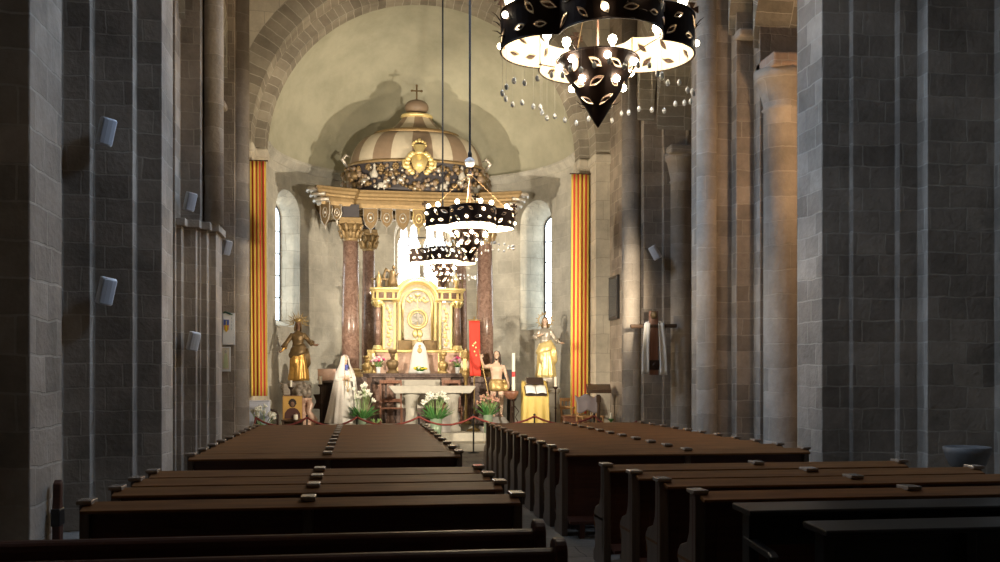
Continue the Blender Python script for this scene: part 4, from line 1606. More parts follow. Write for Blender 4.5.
def head(mb, c, yaw=0.0, pitch=0.0, s=1.0):
    st = len(mb.v)
    mb.ball((0, .012, .035), (.076, .092, .098), 20)         # skull
    mb.ball((0, -.028, -.035), (.056, .058, .082), 16)        # jaw and cheeks
    mb.ball((0, -.066, -.098), (.024, .020, .018), 10)        # chin
    mb.tube([(0, -.085, .026), (0, -.100, .0), (0, -.112, -.022), (0, -.094, -.030)], [.009, .012, .017, .010], 8)   # nose
    mb.ball((-.031, -.077, .034), (.026, .014, .008), 8); mb.ball((.031, -.077, .034), (.026, .014, .008), 8)        # brows
    mb.ball((-.030, -.074, .010), (.015, .012, .010), 8); mb.ball((.030, -.074, .010), (.015, .012, .010), 8)        # lids
    mb.ball((0, -.086, -.055), (.024, .012, .007), 8); mb.ball((0, -.083, -.068), (.020, .012, .007), 8)             # lips
    mb.ball((-.078, .008, -.005), (.014, .022, .034), 8); mb.ball((.078, .008, -.005), (.014, .022, .034), 8)        # ears
    m_ = Matrix.Translation(c) @ Matrix.Rotation(yaw, 4, 'Z') @ Matrix.Rotation(pitch, 4, 'X') @ Matrix.Scale(s, 4)
    mb.xform(m_, st)
    return m_


def eyes(m_, parent):
    me = None
    for sx in (-1, 1):
        e = MB(); e.ball((sx * .030, -.084, .010), (.010, .006, .006), 8)
        e.xform(m_)
        e.build('eye', M['hair'], parent, smooth=True)


def hand(mb, wrist, d, palm_n, s=1.0, curl=.35, right=True):
    """palm, four unequal bent fingers and a side thumb"""
    d = Vector(d).normalized()
    n = Vector(palm_n); n = (n - d * n.dot(d)).normalized()
    sd = d.cross(n).normalized() * (1 if right else -1)
    w = Vector(wrist)
    P = lambda a, b, c: w + d * a * s + sd * b * s + n * c * s
    mb.tube([P(-.02, 0, 0), P(.02, 0, 0), P(.055, 0, 0), P(.088, 0, .004)], [.026 * s, .032 * s, .038 * s, .034 * s], 10)
    for i, (b, L) in enumerate(((-.030, .062), (-.010, .078), (.010, .074), (.030, .060))):
        q = [P(.075, b, 0)]
        a = 0
        p = P(.085, b * 1.12, .002)
        q.append(p)
        for k_, f in enumerate((.45, .32, .23)):
            a += curl * (.8 + .25 * i * .4)
            p = p + (d * cos(a) + n * sin(a)) * L * f * s
            q.append(p)
        mb.tube(q, [.0105 * s, .0100 * s, .0095 * s, .0085 * s, .006 * s], 8)
    mb.tube([P(.015, -.026, .004), P(.040, -.050, .012), P(.066, -.060, .022), P(.085, -.058, .030)], [.014 * s, .0125 * s, .010 * s, .007 * s], 8)


def limb(mb, pts, rs):
    # smooth a joint chain
    P = [Vector(p) for p in pts]
    q, r = [], []
    for i in range(len(P) - 1):
        for k_ in range(5):
            t = k_ / 5
            q.append(P[i].lerp(P[i + 1], t)); r.append(rs[i] + (rs[i + 1] - rs[i]) * t)
    q.append(P[-1]); r.append(rs[-1])
    for _ in range(2):
        q = [q[0]] + [(q[i - 1] + q[i] * 2 + q[i + 1]) / 4 for i in range(1, len(q) - 1)] + [q[-1]]
    mb.tube(q, r, 12)


def ray_halo(parent, c, r0, r1, n, a0, a1, mat, full_ring=False, ay=0):
    m_ = MB()
    for i in range(n):
        a = a0 + (a1 - a0) * i / max(1, n - 1)
        L = r1 if i % 2 == 0 else r1 * .80
        d = Vector((cos(a), 0, sin(a))); t = Vector((-sin(a), 0, cos(a)))
        m_.tube([Vector(c) + d * r0, Vector(c) + d * (r0 + (L - r0) * .5), Vector(c) + d * L], [.010, .016, .004], 5)
    if full_ring:
        m_.tube([Vector(c) + Vector((r0 * cos(2 * PI * i / 30), 0, r0 * sin(2 * PI * i / 30))) for i in range(30)], .016, 6, closed=True)
    else:
        m_.tube([Vector(c) + Vector((r0 * cos(a0 + (a1 - a0) * i / 16), 0, r0 * sin(a0 + (a1 - a0) * i / 16))) for i in range(17)], .016, 6)
    return m_.build('halo', mat, parent, smooth=True)


def gilt_saint(label, loc, s, elbowL, wristL, dirL, elbowR, wristR, dirR, pick, mats, head_yaw, skirt_mat, rz):
    """standing carved saint in a full skirt, viewer-left arm L and viewer-right arm R"""
    t = thing('saint_statue', label, 'statue', loc, rz)
    t.scale = (s, s, s)
    b = MB()
    fold = lambda a, z: 1 + (.055 * sin(7 * a + 3 * z) + .035 * sin(13 * a - 2 * z + 1)) * max(0, min(1, (1.02 - z) * 1.6))
    loft(b, [(0, .02, .02, .29, .23), (.06, .02, .0, .30, .24), (.3, .02, .0, .27, .22), (.6, .01, -.02, .25, .20), (.85, .0, -.01, .215, .17), (1.0, .0, 0, .18, .14),
             (1.1, 0, 0, .155, .12), (1.22, 0, -.01, .175, .135), (1.33, 0, -.005, .19, .125), (1.41, 0, .01, .175, .10), (1.455, 0, .012, .10, .075), (1.48, 0, .01, .058, .058), (1.56, 0, .0, .055, .056)], 64, fold)
    # a forward knee under the skirt
    b.ball((-.09, -.13, .58), (.10, .12, .22), 14)
    for (sx, el, wr, d) in ((-1, elbowL, wristL, dirL), (1, elbowR, wristR, dirR)):
        limb(b, [(sx * .15, .01, 1.385), el, wr], [.078, .066, .036])
        # open sleeve
        e, w = Vector(el), Vector(wr)
        b.tube([e.lerp(w, .05), e.lerp(w, .35), e.lerp(w, .6)], [.07, .085, .10], 14)
        hand(b, wr, d, (0, -.4, 1) if sx > 0 else (0, -.4, 1), 1.0, .28, sx > 0)
    hm = head(b, Vector((0, -.015, 1.655)), head_yaw, .08)
    fuse(b, 'body', mats, t, .0105, pick)
    eyes(hm, t)
    # hair
    m_ = MB()
    m_.ball((0, .03, .055), (.087, .095, .092), 16)
    for k_ in range(9):
        a = -.2 + k_ * (PI + .4) / 8
        m_.tube([(.075 * cos(a), .02 + .075 * sin(a), .05), (.088 * cos(a), .025 + .085 * sin(a), -.04), (.095 * cos(a), .03 + .08 * sin(a), -.14), (.10 * cos(a), .03 + .075 * sin(a), -.19)], [.02, .026, .024, .008], 6)
    m_.xform(hm)
    m_.build('hair', M['bronze'], t, smooth=True)
    # gilt mantle: a swag round the hips, falling at one side
    m_ = MB()
    lf3 = lambda a, z: 1 + .04 * sin(40 * z + 3.0 * cos(a - .9)) + .03 * sin(4 * a + 16 * z)
    rg = [(.72, .20, .16), (.78, .265, .215), (.86, .262, .21), (.94, .24, .185), (1.0, .215, .165), (1.06, .19, .145), (1.07, .16, .12)]
    st = len(m_.v)
    loft(m_, [(z, 0, -.012, rx, ry) for z, rx, ry in rg], 64, lf3)
    for i in range(st, len(m_.v)):
        v_ = m_.v[i]
        m_.v[i] = (v_[0], v_[1], v_[2] + .32 * v_[0] + .10 * v_[1])
    for k_ in range(4):
        x = .17 + .035 * k_
        m_.tube([(x - .02, -.06 - .01 * k_, .96), (x + .04, -.07, .74), (x + .05 + .02 * sin(k_), -.05, .5), (x + .07, -.03, .30 + .05 * k_)], [.03, .045, .045, .012], 7)
    m_.build('mantle', skirt_mat, t, smooth=True)
    return t, hm


def pk_left(c):
    if c.z > 1.50 and abs(c.x) < .14:
        return 2
    if abs(c.x) > .47:
        return 2
    return 0 if c.z < .98 else 1


xs, ys = X(298, 26.0), 26.0
t, hm = gilt_saint('gilded female saint with spread arms and rayed crown, dark face, on the left', (xs, ys, 1.78), .90,
                   (-.34, -.02, 1.12), (-.46, -.12, .88), (-.6, -.35, -.35), (.32, -.02, 1.18), (.50, -.14, 1.05), (.8, -.3, .1),
                   pk_left, [M['gold_skirt'], M['bronze'], M['flesh_dark']], .12, M['bronze'], .05)
m_ = MB(); m_.lathe([(.075, .085), (.10, .10), (.098, .13), (.13, .18), (.10, .17), (.0001, .13)], n=18, rfun=lambda a, z: 1 + .1 * sin(6 * a))
m_.xform(hm)
m_.build('crown', M['gold_old'], t, smooth=True)
ray_halo(t, (0, .03, 1.72), .13, .36, 17, -.25, PI + .25, M['gold_old'])
# cloud base and carved pedestal
m_ = MB()
r6 = random.Random(4)
for k_ in range(34):
    a = r6.uniform(0, 2 * PI)
    m_.ball((.30 * cos(a) + r6.uniform(-.07, .07), .20 * sin(a), -.10 - r6.uniform(0, .36)), (r6.uniform(.07, .13),) * 3, 8)
m_.ball((0, 0, -.2), (.26, .2, .26), 14)
for k_ in range(5):
    m_.tube([(-.2, -.1, -.15 - .06 * k_), (-.42, -.16, -.12 - .07 * k_), (-.56 + .03 * k_, -.12, -.06 - .09 * k_)], [.06, .05, .012], 7)
fuse(m_, 'cloud_base', [M['cloud']], t, .014, None, 4)

pd = thing('scrolled_pedestal', 'carved pale pink scroll pedestal under the left gilded saint', 'pedestal', (xs + .1, ys, .58))
m_ = MB()
m_.lathe([(.40, 0), (.40, .10), (.34, .14), (.36, .2), (.27, .28), (.20, .5), (.22, .6), (.30, .68), (.30, .74)], n=8, a0=PI / 8, a1=2 * PI + PI / 8)
m_.build('body', M['marble_pink'], pd, bevel=.01)
for sx in (-1, 1):
    m_ = MB(); m_.tube([(sx * .18, -.16, .68), (sx * .24, -.20, .56), (sx * .18, -.18, .38), (sx * .27, -.22, .24), (sx * .36, -.22, .14), (sx * .32, -.24, .05)], [.07, .085, .08, .09, .09, .07], 12)
    m_.build('scroll', M['marble_pink'], pd, smooth=True)
# dark star-shaped bracket plate behind
t = thing('dark_star_stand', 'dark star-shaped wooden stand behind the left saint pedestal', 'stand', (xs + .62, 26.75, .58))
m_ = MB()
m_.prism([((.30 if i % 2 == 0 else .17) * cos(a), .62 + (.40 if i % 2 == 0 else .24) * sin(a)) for i, a in enumerate([PI / 2 + i * PI / 6 for i in range(12)])], -.05, .05, 'y')
m_.build('plate', M['wood_dark'], t, bevel=.02)
m_ = MB(); m_.box(-.06, .06, -.04, .04, 0, .4); m_.box(-.18, .18, -.12, .12, 0, .05)
m_.build('foot', M['wood_dark'], t)


def pk_right(c):
    if c.z > 1.50 and abs(c.x) < .14:
        return 2
    if c.x > .46 or (c.y < -.22 and c.z > 1.15):
        return 2
    return 0 if c.z < 1.0 else 1


xs, ys = X(545, 25.9), 25.9
t, hm = gilt_saint('gilded saint with one hand on the chest and halo, pale face, on the right', (xs, ys, 1.87), .93,
                   (-.36, -.05, 1.16), (-.17, -.22, 1.24), (.9, -.1, .25), (.30, -.02, 1.14), (.46, -.12, 1.02), (.85, -.25, -.15),
                   pk_right, [M['gold'], M['silver'], M['flesh_pale']], -.15, M['gold'], -.2)
ray_halo(t, (0, .07, 1.70), .19, .29, 26, 0, 2 * PI * 25 / 26, M['gold_old'], True)
m_ = MB()
loft(m_, [(-.34, .02, 0, .26, .2), (-.2, 0, 0, .30, .22), (-.05, .02, 0, .32, .25), (.0, .02, 0, .30, .24)], 24, lambda a, z: 1 + .1 * sin(5 * a + 9 * z))
m_.build('cloud_base', M['silver'], t, smooth=True)
pd = thing('stepped_pedestal', 'pale stepped stone pedestal under the right gilded saint', 'pedestal', (xs + .06, ys, .40))
m_ = MB()
m_.lathe([(.58, 0), (.58, .22), (.52, .26), (.46, .5), (.36, .62), (.38, .70), (.34, .74), (.32, 1.0), (.37, 1.06), (.37, 1.12), (.3, 1.16)], n=8, a0=PI / 8, a1=2 * PI + PI / 8)
m_.build('body', M['altar_stone'], pd, bevel=.012)

# veiled Madonna ---------------------------------------------------------------
xm, ym = X(345, 25.45), 25.45
t = thing('veiled_statue', 'life-size statue wrapped in a long white lace veil, left of the altar', 'statue', (xm, ym, .66), .15)
b = MB()
fold = lambda a, z: 1 + .05 * sin(9 * a + 2 * z) * max(0, 1.2 - z)
loft(b, [(0, .0, .0, .34, .28), (.3, 0, 0, .30, .25), (.7, 0, 0, .25, .20), (1.0, 0, 0, .19, .15), (1.15, 0, 0, .165, .13), (1.32, 0, 0, .19, .125), (1.42, 0, .01, .15, .09), (1.47, 0, .01, .06, .058), (1.56, 0, 0, .055, .055)], 56, fold)
for sx in (-1, 1):
    limb(b, [(sx * .15, .01, 1.37), (sx * .24, -.08, 1.12), (sx * .04, -.24, 1.16)], [.075, .065, .035])
hand(b, (.03, -.24, 1.16), (-.5, -.5, .6), (-.8, .4, 0), .95, .25, True)
hand(b, (-.03, -.24, 1.16), (.5, -.5, .6), (.8, .4, 0), .95, .25, False)
hm = head(b, Vector((0, -.015, 1.655)), .25, .12)
fuse(b, 'body', [M['white_cloth'], M['flesh_pale']], t, .0105, lambda c: 1 if (c.z > 1.5 or (c.y < -.24 and 1.05 < c.z < 1.32)) else 0)
eyes(hm, t)
m_ = MB()
vf = lambda a, z: 1 + (.05 * sin(11 * a + 3 * z) + .03 * sin(19 * a)) * max(.12, 1.35 - z)
gap = .42
rings = [(.0, -.02, .05, .47, .40), (.25, -.02, .05, .43, .37), (.7, -.01, .04, .36, .31), (1.1, 0, .03, .29, .25), (1.35, 0, .02, .235, .19), (1.48, 0, .01, .165, .145), (1.58, 0, .005, .125, .125), (1.68, 0, .0, .112, .118), (1.76, 0, .01, .085, .095), (1.80, 0, .012, .03, .04)]
loft(m_, rings, 72, vf, a0=-PI / 2 + .25 + gap, a1=-PI / 2 + .25 + 2 * PI - gap)
m_.build('veil', M['veil'], t, smooth=True, solid=.012)
m_ = MB(); m_.tube([(-.05, -.26, 1.2), (-.02, -.29, 1.0), (.03, -.30, .9), (.05, -.28, 1.0), (.05, -.26, 1.18)], .012, 6); m_.ball((.03, -.31, .86), (.03, .02, .05), 8)
m_.build('rosary', M['gold_old'], t, smooth=True)
m_ = MB(); m_.ball((0.01, -.055, 1.50), (.085, .06, .05), 14); m_.ball((.02, -.10, 1.43), (.05, .035, .05), 12)
m_.build('blue_collar', M['blue_cloth'], t, smooth=True)
t['label'] = 'life-size statue wrapped in a long white lace veil, left of the altar'
pl = thing('low_plinth', 'low pale stone plinth under the white veiled statue', 'plinth', (xm, ym, .40))
m_ = MB(); m_.box(-.42, .42, -.36, .40, 0, .255); m_.box(-.45, .45, -.39, .43, 0, .06)
m_.build('block', M['altar_stone'], pl, bevel=.02)

# risen figure with loincloth and staff ------------------------------------------
xj, yj = X(496.5, 25.5), 25.5
t = thing('bare_chested_statue', 'painted statue with bare chest, gold loincloth, one arm raised to a staff', 'statue', (xj, yj, .80), .1)
b = MB()
loft(b, [(.84, 0, 0, .13, .10), (.92, 0, 0, .165, .115), (1.02, 0, 0, .150, .10), (1.12, 0, 0, .145, .10), (1.24, 0, -.008, .170, .118), (1.34, 0, -.005, .188, .118), (1.41, 0, .008, .165, .09), (1.455, 0, .012, .09, .066), (1.49, 0, .01, .056, .056), (1.57, 0, 0, .053, .055)], 40)
b.ball((-.085, -.088, 1.31), (.085, .026, .05), 12); b.ball((.085, -.088, 1.31), (.085, .026, .05), 12)
for k_ in range(3):
    b.ball((-.035, -.088, 1.19 - .075 * k_), (.035, .018, .032), 8); b.ball((.035, -.088, 1.19 - .075 * k_), (.035, .018, .032), 8)
limb(b, [(-.085, 0, .90), (-.10, -.03, .50), (-.095, .02, .07)], [.105, .066, .040])
limb(b, [(.085, 0, .90), (.12, -.10, .52), (.11, -.04, .07)], [.105, .066, .040])
b.ball((-.098, .0, .33), (.05, .055, .12), 12); b.ball((.118, -.05, .34), (.05, .055, .12), 12)
for x, y in ((-.095, .02), (.11, -.04)):
    b.tube([(x, y + .03, .04), (x, y - .06, .045), (x, y - .15, .025), (x, y - .18, .02)], [.036, .036, .032, .012], 10)
limb(b, [(-.17, .01, 1.385), (-.37, -.06, 1.34), (-.47, -.20, 1.56)], [.062, .050, .032])
hand(b, (-.475, -.205, 1.575), (.02, -.1, 1), (.4, -1, 0), 1.0, .75, False)
limb(b, [(.17, .01, 1.385), (.28, .0, 1.12), (.31, -.12, .90)], [.062, .050, .032])
hand(b, (.312, -.125, .885), (.1, -.2, -1), (-1, 0, 0), 1.0, .4, True)
hm = head(b, Vector((0, -.02, 1.655)), -.35, -.12)
fuse(b, 'body', [M['flesh_pale']], t, .0105)
eyes(hm, t)
m_ = MB()
m_.ball((0, .035, .05), (.090, .092, .095), 16)
for k_ in range(11):
    a = -.25 + k_ * (PI + .5) / 10
    m_.tube([(.08 * cos(a), .02 + .075 * sin(a), .05), (.092 * cos(a), .03 + .085 * sin(a), -.06), (.105 * cos(a), .04 + .085 * sin(a), -.17), (.11 * cos(a), .04 + .08 * sin(a), -.26)], [.022, .028, .028, .008], 6)
m_.ball((0, -.058, -.105), (.036, .026, .038), 10)
m_.xform(hm)
m_.build('hair', M['hair'], t, smooth=True)
m_ = MB()
lf2 = lambda a, z: 1 + .045 * sin(46 * z + 2.2 * cos(a - .6)) + .03 * sin(5 * a + 20 * z)
loft(m_, [(.70, .01, -.01, .205, .165), (.76, .01, -.015, .215, .175), (.84, 0, -.012, .215, .165), (.90, 0, -.008, .205, .150), (.96, 0, -.005, .190, .135), (1.01, 0, 0, .175, .122), (1.02, 0, 0, .15, .10)], 64, lf2)
m_.tube([(.14, -.13, .96), (.19, -.13, .93), (.21, -.1, .97), (.17, -.12, 1.0)], [.03, .04, .035, .02], 8)
for k_ in range(3):
    m_.tube([(.17 + .03 * k_, -.06, .95), (.22 + .03 * k_, -.08, .78), (.23 + .03 * k_, -.07, .56 + .05 * k_)], [.04, .05, .012], 7)
m_.build('loincloth', M['gold_old'], t, smooth=True)
stf = thing('long_staff', 'thin gilt staff held by the bare-chested statue', 'staff', (xj - .47, yj - .25, .82))
m_ = MB(); m_.tube([(.32, -.08, 0), (.16, -.02, .85), (.0, .05, 1.62), (-.03, .06, 1.80)], .013, 8)
m_.build('pole', M['gold_old'], stf, smooth=True)
pl = thing('rock_plinth', 'pale grey stone plinth under the bare-chested statue', 'plinth', (xj, yj, .40))
m_ = MB(); m_.box(-.44, .44, -.36, .36, 0, .14); m_.lathe([(.36, .14), (.34, .26), (.26, .34), (.24, .40)], n=16, sy=.85)
m_.build('block', M['grey_stone'], pl, bevel=.02)

# red banner on a gilt stand beside it
x = X(472.5, 26.15)
t = thing('red_banner', 'narrow red banner on a gilt stand, right of the altar', 'banner', (x, 25.72, .40))
t.scale.z = 1.06
m_ = MB()
m_.grid(lambda u, v: ((u - .5) * .30 + .03 * (1 - v), .02 * sin(5 * u + 4 * v), 1.42 + 1.42 * v), 8, 16)
m_.build('cloth', M['red_cloth'], t, smooth=True, solid=.012)
m_ = MB()
for (x_, z_) in ((0, 2.25), (.04, 2.15), (-.04, 2.2), (.03, 2.28), (0, 2.05), (.05, 1.95)):
    m_.ball((x_, -.03, z_), (.025, .008, .03), 8)
m_.build('embroidery', M['gold'], t, smooth=True)
m_ = MB(); m_.tube([(0, .03, .0), (0, .03, 2.95)], .018, 8); m_.tube([(-.18, .02, 2.86), (.18, .02, 2.86)], .014, 8); m_.lathe([(.2, 0), (.2, .04), (.05, .08), (.02, .2)], (0, .03, 0), 16)
m_.build('pole', M['gold_old'], t, smooth=True)
lx = X(466, 26.15)
t = thing('gilt_lantern', 'gilt processional lantern in front of the red banner', 'lantern', (lx, 26.15, .58))
m_ = MB(); m_.lathe([(.16, 0), (.16, .04), (.05, .1), (.03, .9), (.05, 1.28), (.11, 1.34), (.12, 1.42)], n=14)
m_.build('stand', M['gold_old'], t, smooth=True)
m_ = MB(); m_.lathe([(.11, 1.42), (.13, 1.48), (.13, 1.80), (.15, 1.83), (.10, 1.98), (.03, 2.06), (.0001, 2.14)], n=8)
m_.build('body', M['gold_old'], t)
m_ = MB()
for k_ in range(4):
    a = k_ * PI / 2 + .4
    m_.ball((.115 * cos(a), .115 * sin(a), 1.64), (.05, .05, .12), 8)
m_.build('glass', M['liner'], t, smooth=True)

# ------------------------------------------------------------------ altar table and chairs
t = thing('altar_table', 'pale stone altar table on a block pedestal before the high altar', 'altar', (1.87, 25.55, .40))
m_ = MB(); m_.prism([(-1.02, 1.04), (1.02, 1.04), (1.15, 1.20), (1.15, 1.24), (-1.15, 1.24), (-1.15, 1.20)], -.22, .42, 'y')
m_.build('table_top', M['altar_stone'], t, bevel=.015)
for x in (-.55, .55):
    m_ = MB(); m_.lathe([(.24, 0), (.24, .1), (.18, .15), (.15, .5), (.17, .9), (.23, .98), (.23, 1.045)], (x, .1, 0), 14)
    m_.build('leg', M['altar_stone'], t, smooth=True)
x = X(446, 25.3)
t = thing('grey_block', 'small grey stone block behind the white lily vase', 'block', (x, 25.27, .40))
m_ = MB(); m_.box(-.11, .11, -.09, .09, 0, .50); m_.box(-.13, .13, -.10, .10, 0, .05)
m_.build('body', M['grey_stone'], t, bevel=.012)
x = X(455.5, 26.2)
t = thing('carved_stone', 'carved grey stone relief low in front of the altar', 'stone', (x, 26.35, .58))
m_ = MB(); m_.box(-.26, .26, -.06, .06, 0, .34)
m_.build('slab', M['grey_stone'], t, bevel=.015)
m_ = MB()
for k_ in range(4):
    m_.tube([(-.17 + .115 * k_ + .05 * cos(a), -.07, .17 + .09 * sin(a)) for a in [2 * PI * i / 12 for i in range(12)]], .016, 6, closed=True)
m_.build('carving', M['grey_stone'], t, smooth=True)


def chair(label, loc, rz, mat, arms=False, w=.54, hb=1.0, cat='chair', name='wooden_chair', group=None):
    t = thing(name, label, cat, loc, rz, group)
    h = w / 2
    m_ = MB(); m_.box(-h, h, -.24, .22, .42, .46)
    m_.build('seat', mat, t, bevel=.012)
    for x in (-h + .025, h - .025):
        m_ = MB(); m_.prism([(.20, 0), (.245, 0), (.25, .46), (.30, hb), (.265, hb), (.205, .46)], x - .022, x + .022, 'x')
        m_.build('leg', mat, t, bevel=.006)
        m_ = MB(); m_.box(x - .022, x + .022, -.235, -.19, 0, .66 if arms else .43)
        m_.build('leg', mat, t, bevel=.006)
        m_ = MB(); m_.box(x - .012, x + .012, -.2, .21, .16, .19)
        m_.build('stretcher', mat, t)
        if arms:
            m_ = MB(); m_.prism([(-.27, .64), (-.27, .685), (.27, .70), (.27, .665)], x - .03, x + .03, 'x')
            m_.build('arm', mat, t, bevel=.01)
    for z in (.60, hb - .10):
        m_ = MB(); m_.box(-h + .03, h - .03, .24, .268, z, z + .09)
        m_.build('back_rail', mat, t, bevel=.008)
    if arms:
        for x in (-.14, 0, .14):
            m_ = MB(); m_.box(x - .015, x + .015, .245, .265, .66, hb - .08)
            m_.build('spindle', mat, t)
    return t


chair('reddish wooden chair behind the altar table, on its left', (X(391, 26.25), 26.25, .58), 0, M['wood_red'], w=.62, hb=1.22, group=None)
chair('reddish wooden chair behind the altar table, on its right', (X(452, 26.15), 26.08, .58), 0, M['wood_red'], w=.52, hb=1.22)
chair('light wooden armchair beside the flag, left of the jacket', (X(573, 25.3), 25.15, .40), .5, M['wood_light'], True, .56, .92, 'armchair', 'armchair')
ac = chair('light wooden armchair with a grey jacket over its back', (X(590, 23.95), 23.93, .19), .12, M['wood_light'], True, .60, 1.17, 'armchair', 'armchair')
jk = thing('grey_jacket', 'grey mauve jacket draped over the back of the right armchair', 'jacket', (X(590, 23.95), 23.93, .19), .12)
m_ = MB()
m_.grid(lambda u, v: ((u - .5) * .60 + .02 * sin(v * 9), .268 + .005 + .05 * cos(v * PI * 2) * (.35 if .3 < v < .7 else -.2) - (.10 if v < .5 else -.03) * abs(v - .5) * 2 * 1.0, 1.20 - .42 * (abs(v - .5) * 2) ** 1.3 - .04 * sin(u * PI * 3)), 16, 18)
m_.build('cloth', M['grey_cloth'], jk, smooth=True, solid=.02)
x = X(575, 24.62)
t = thing('low_chest', 'low reddish brown chest in front of the armchair by the flag', 'chest', (x, 24.62, .19))
m_ = MB(); m_.box(-.30, .30, -.14, .14, .04, .62); m_.box(-.32, .32, -.16, .16, 0, .06)
m_.build('body', M['wood_red'], t, bevel=.012)
m_ = MB(); m_.box(-.33, .33, -.17, .17, .62, .66)
m_.build('lid', M['wood_red'], t, bevel=.01)

# lectern with yellow cloth and open book
xl = X(535, 24.9)
t = thing('draped_lectern', 'lectern draped in yellow cloth, right of the candle', 'lectern', (xl, 24.9, .40), -.05)
m_ = MB(); m_.box(-.26, .26, -.18, .18, 0, 1.0); m_.prism([(-.20, .98), (.26, 1.34), (.26, 1.0), (-.2, .96)], -.30, .30, 'x')
m_.build('body', M['wood_dark'], t, bevel=.01)
m_ = MB()
lf = lambda a, z: 1 + .05 * sin(9 * a + z) + .03 * sin(16 * a)
# front drape
m_.grid(lambda u, v: ((u - .5) * (.66 + .06 * (1 - v)), -.235 - .03 * sin(u * 20) * (1 - v * .7) - .02 * (1 - v), .06 + .94 * v), 36, 12)
m_.grid(lambda u, v: ((u - .5) * .66, -.235 + .52 * v, 1.0 + .375 * v), 8, 6)
for sx in (-1, 1):
    m_.grid(lambda u, v: (sx * (.335 + .02 * (1 - v)), -.235 + .45 * u + .01 * sin(u * 15), .25 + (.75 + .33 * u) * v), 12, 8)
m_.build('cloth', M['yellow_cloth'], t, smooth=True, solid=.012)
bk = thing('open_book', 'open white book lying on the yellow-draped lectern', 'book', (xl, 24.9, .40), -.05)
for sx in (-1, 1):
    m_ = MB()
    m_.grid(lambda u, v: (sx * (.01 + .26 * u), -.235 + .30 * v - .05, 1.035 + .20 * v + .028 * sin(u * PI * .9) * 1.0), 10, 4)
    m_.build('page', M['paper'], bk, smooth=True, solid=.02)
m_ = MB(); m_.prism([(-.30, 1.0), (.02, 1.23), (.02, 1.215), (-.30, .985)], -.29, .29, 'x')
m_.build('cover', M['hair'], bk)
t = thing('book_stack', 'dark missal leaning at the top of the draped lectern', 'book', (xl, 24.9, .40), -.05)
m_ = MB(); m_.prism([(.05, 1.26), (.28, 1.43), (.25, 1.47), (.02, 1.31)], -.22, .24, 'x')
m_.build('cover', M['hair'], t, bevel=.008)
m_ = MB(); m_.prism([(.055, 1.272), (.275, 1.437), (.258, 1.46), (.035, 1.30)], -.225, .245, 'x')
m_.build('page_block', M['poster_tan'], t)

# dark wooden lectern on a column
xl = X(598.5, 23.56)
t = thing('wooden_lectern', 'dark wooden lectern on a single post, before the right armchair', 'lectern', (xl, 23.56, 0), -.2)
t.scale.z = 1.17
m_ = MB(); m_.box(-.04, .04, -.04, .04, .04, 1.22); m_.box(-.06, .06, -.05, .05, 1.05, 1.2)
m_.build('post', M['wood_dark'], t, bevel=.01)
m_ = MB(); m_.box(-.15, .18, -.11, .11, 0, .05)
m_.build('foot', M['wood_dark'], t, bevel=.01)
m_ = MB(); m_.prism([(-.22, 1.26), (.20, 1.42), (.20, 1.45), (-.22, 1.29)], -.31, .31, 'x'); m_.prism([(-.23, 1.25), (-.20, 1.26), (-.20, 1.33), (-.23, 1.33)], -.31, .31, 'x')
m_.build('desk', M['wood_dark'], t, bevel=.008)

# paschal candle, stands, boxes
xc = X(513.5, 25.2)
t = thing('paschal_candle', 'tall white candle with a red band, left of the draped lectern', 'candle', (xc, 25.2, .40))
m_ = MB(); m_.tube([(0, 0, 1.0), (0, 0, 2.12)], .045, 16)
m_.build('shaft', M['wax'], t, smooth=False)
m_ = MB(); m_.tube([(0, 0, 1.48), (0, 0, 1.62)], .048, 16); m_.ball((-.0, -.05, 1.56), (.03, .01, .07), 8)
m_.build('red_band', M['wax_red'], t)
m_ = MB(); m_.tube([(0, 0, 2.12), (0, 0, 2.15)], .005, 5)
m_.build('wick', M['hair'], t)
t = thing('candle_stand', 'dark iron stand carrying the tall white candle', 'candle stand', (xc, 25.2, .40))
m_ = MB(); m_.lathe([(.20, 0), (.20, .03), (.05, .07), (.03, .12), (.03, .82), (.07, .86), (.09, .94), (.06, .97), (.06, 1.0)], n=14)
m_.build('shaft', M['iron'], t, smooth=True)
m_ = MB()
for k_ in range(3):
    a = k_ * 2 * PI / 3
    m_.tube([(.03 * cos(a), .03 * sin(a), .7), (.14 * cos(a), .14 * sin(a), .55), (.05 * cos(a), .05 * sin(a), .4), (.16 * cos(a), .16 * sin(a), .2), (.2 * cos(a), .2 * sin(a), .02)], .013, 6)
m_.build('scroll', M['iron'], t)
xb = X(509.5, 25.0)
t = thing('wooden_bowl_stand', 'brown wooden bowl on a thin dark stand before the tall candle', 'stand', (xb, 24.75, .19))
t.scale.z = 1.18
m_ = MB(); m_.lathe([(.02, .92), (.14, .96), (.20, 1.06), (.205, 1.12), (.17, 1.10), (.0001, 1.04)], n=20)
m_.build('bowl', M['wood_red'], t, smooth=True)
m_ = MB(); m_.lathe([(.12, 0), (.12, .03), (.03, .06), (.022, .92)], n=12)
m_.build('post', M['iron'], t, smooth=True)
xb = X(507, 26.0)
t = thing('dark_box_pedestal', 'dark upright box on a post behind the bare-chested statue', 'box', (xb + .06, 26.05, .58))
m_ = MB(); m_.box(-.17, .17, -.12, .12, 1.08, 1.50)
m_.build('box', M['dark_panel'], t, bevel=.015)
m_ = MB(); m_.box(-.05, .05, -.05, .05, .03, 1.08); m_.box(-.2, .2, -.16, .16, 0, .04)
m_.build('post', M['black_wood'], t)


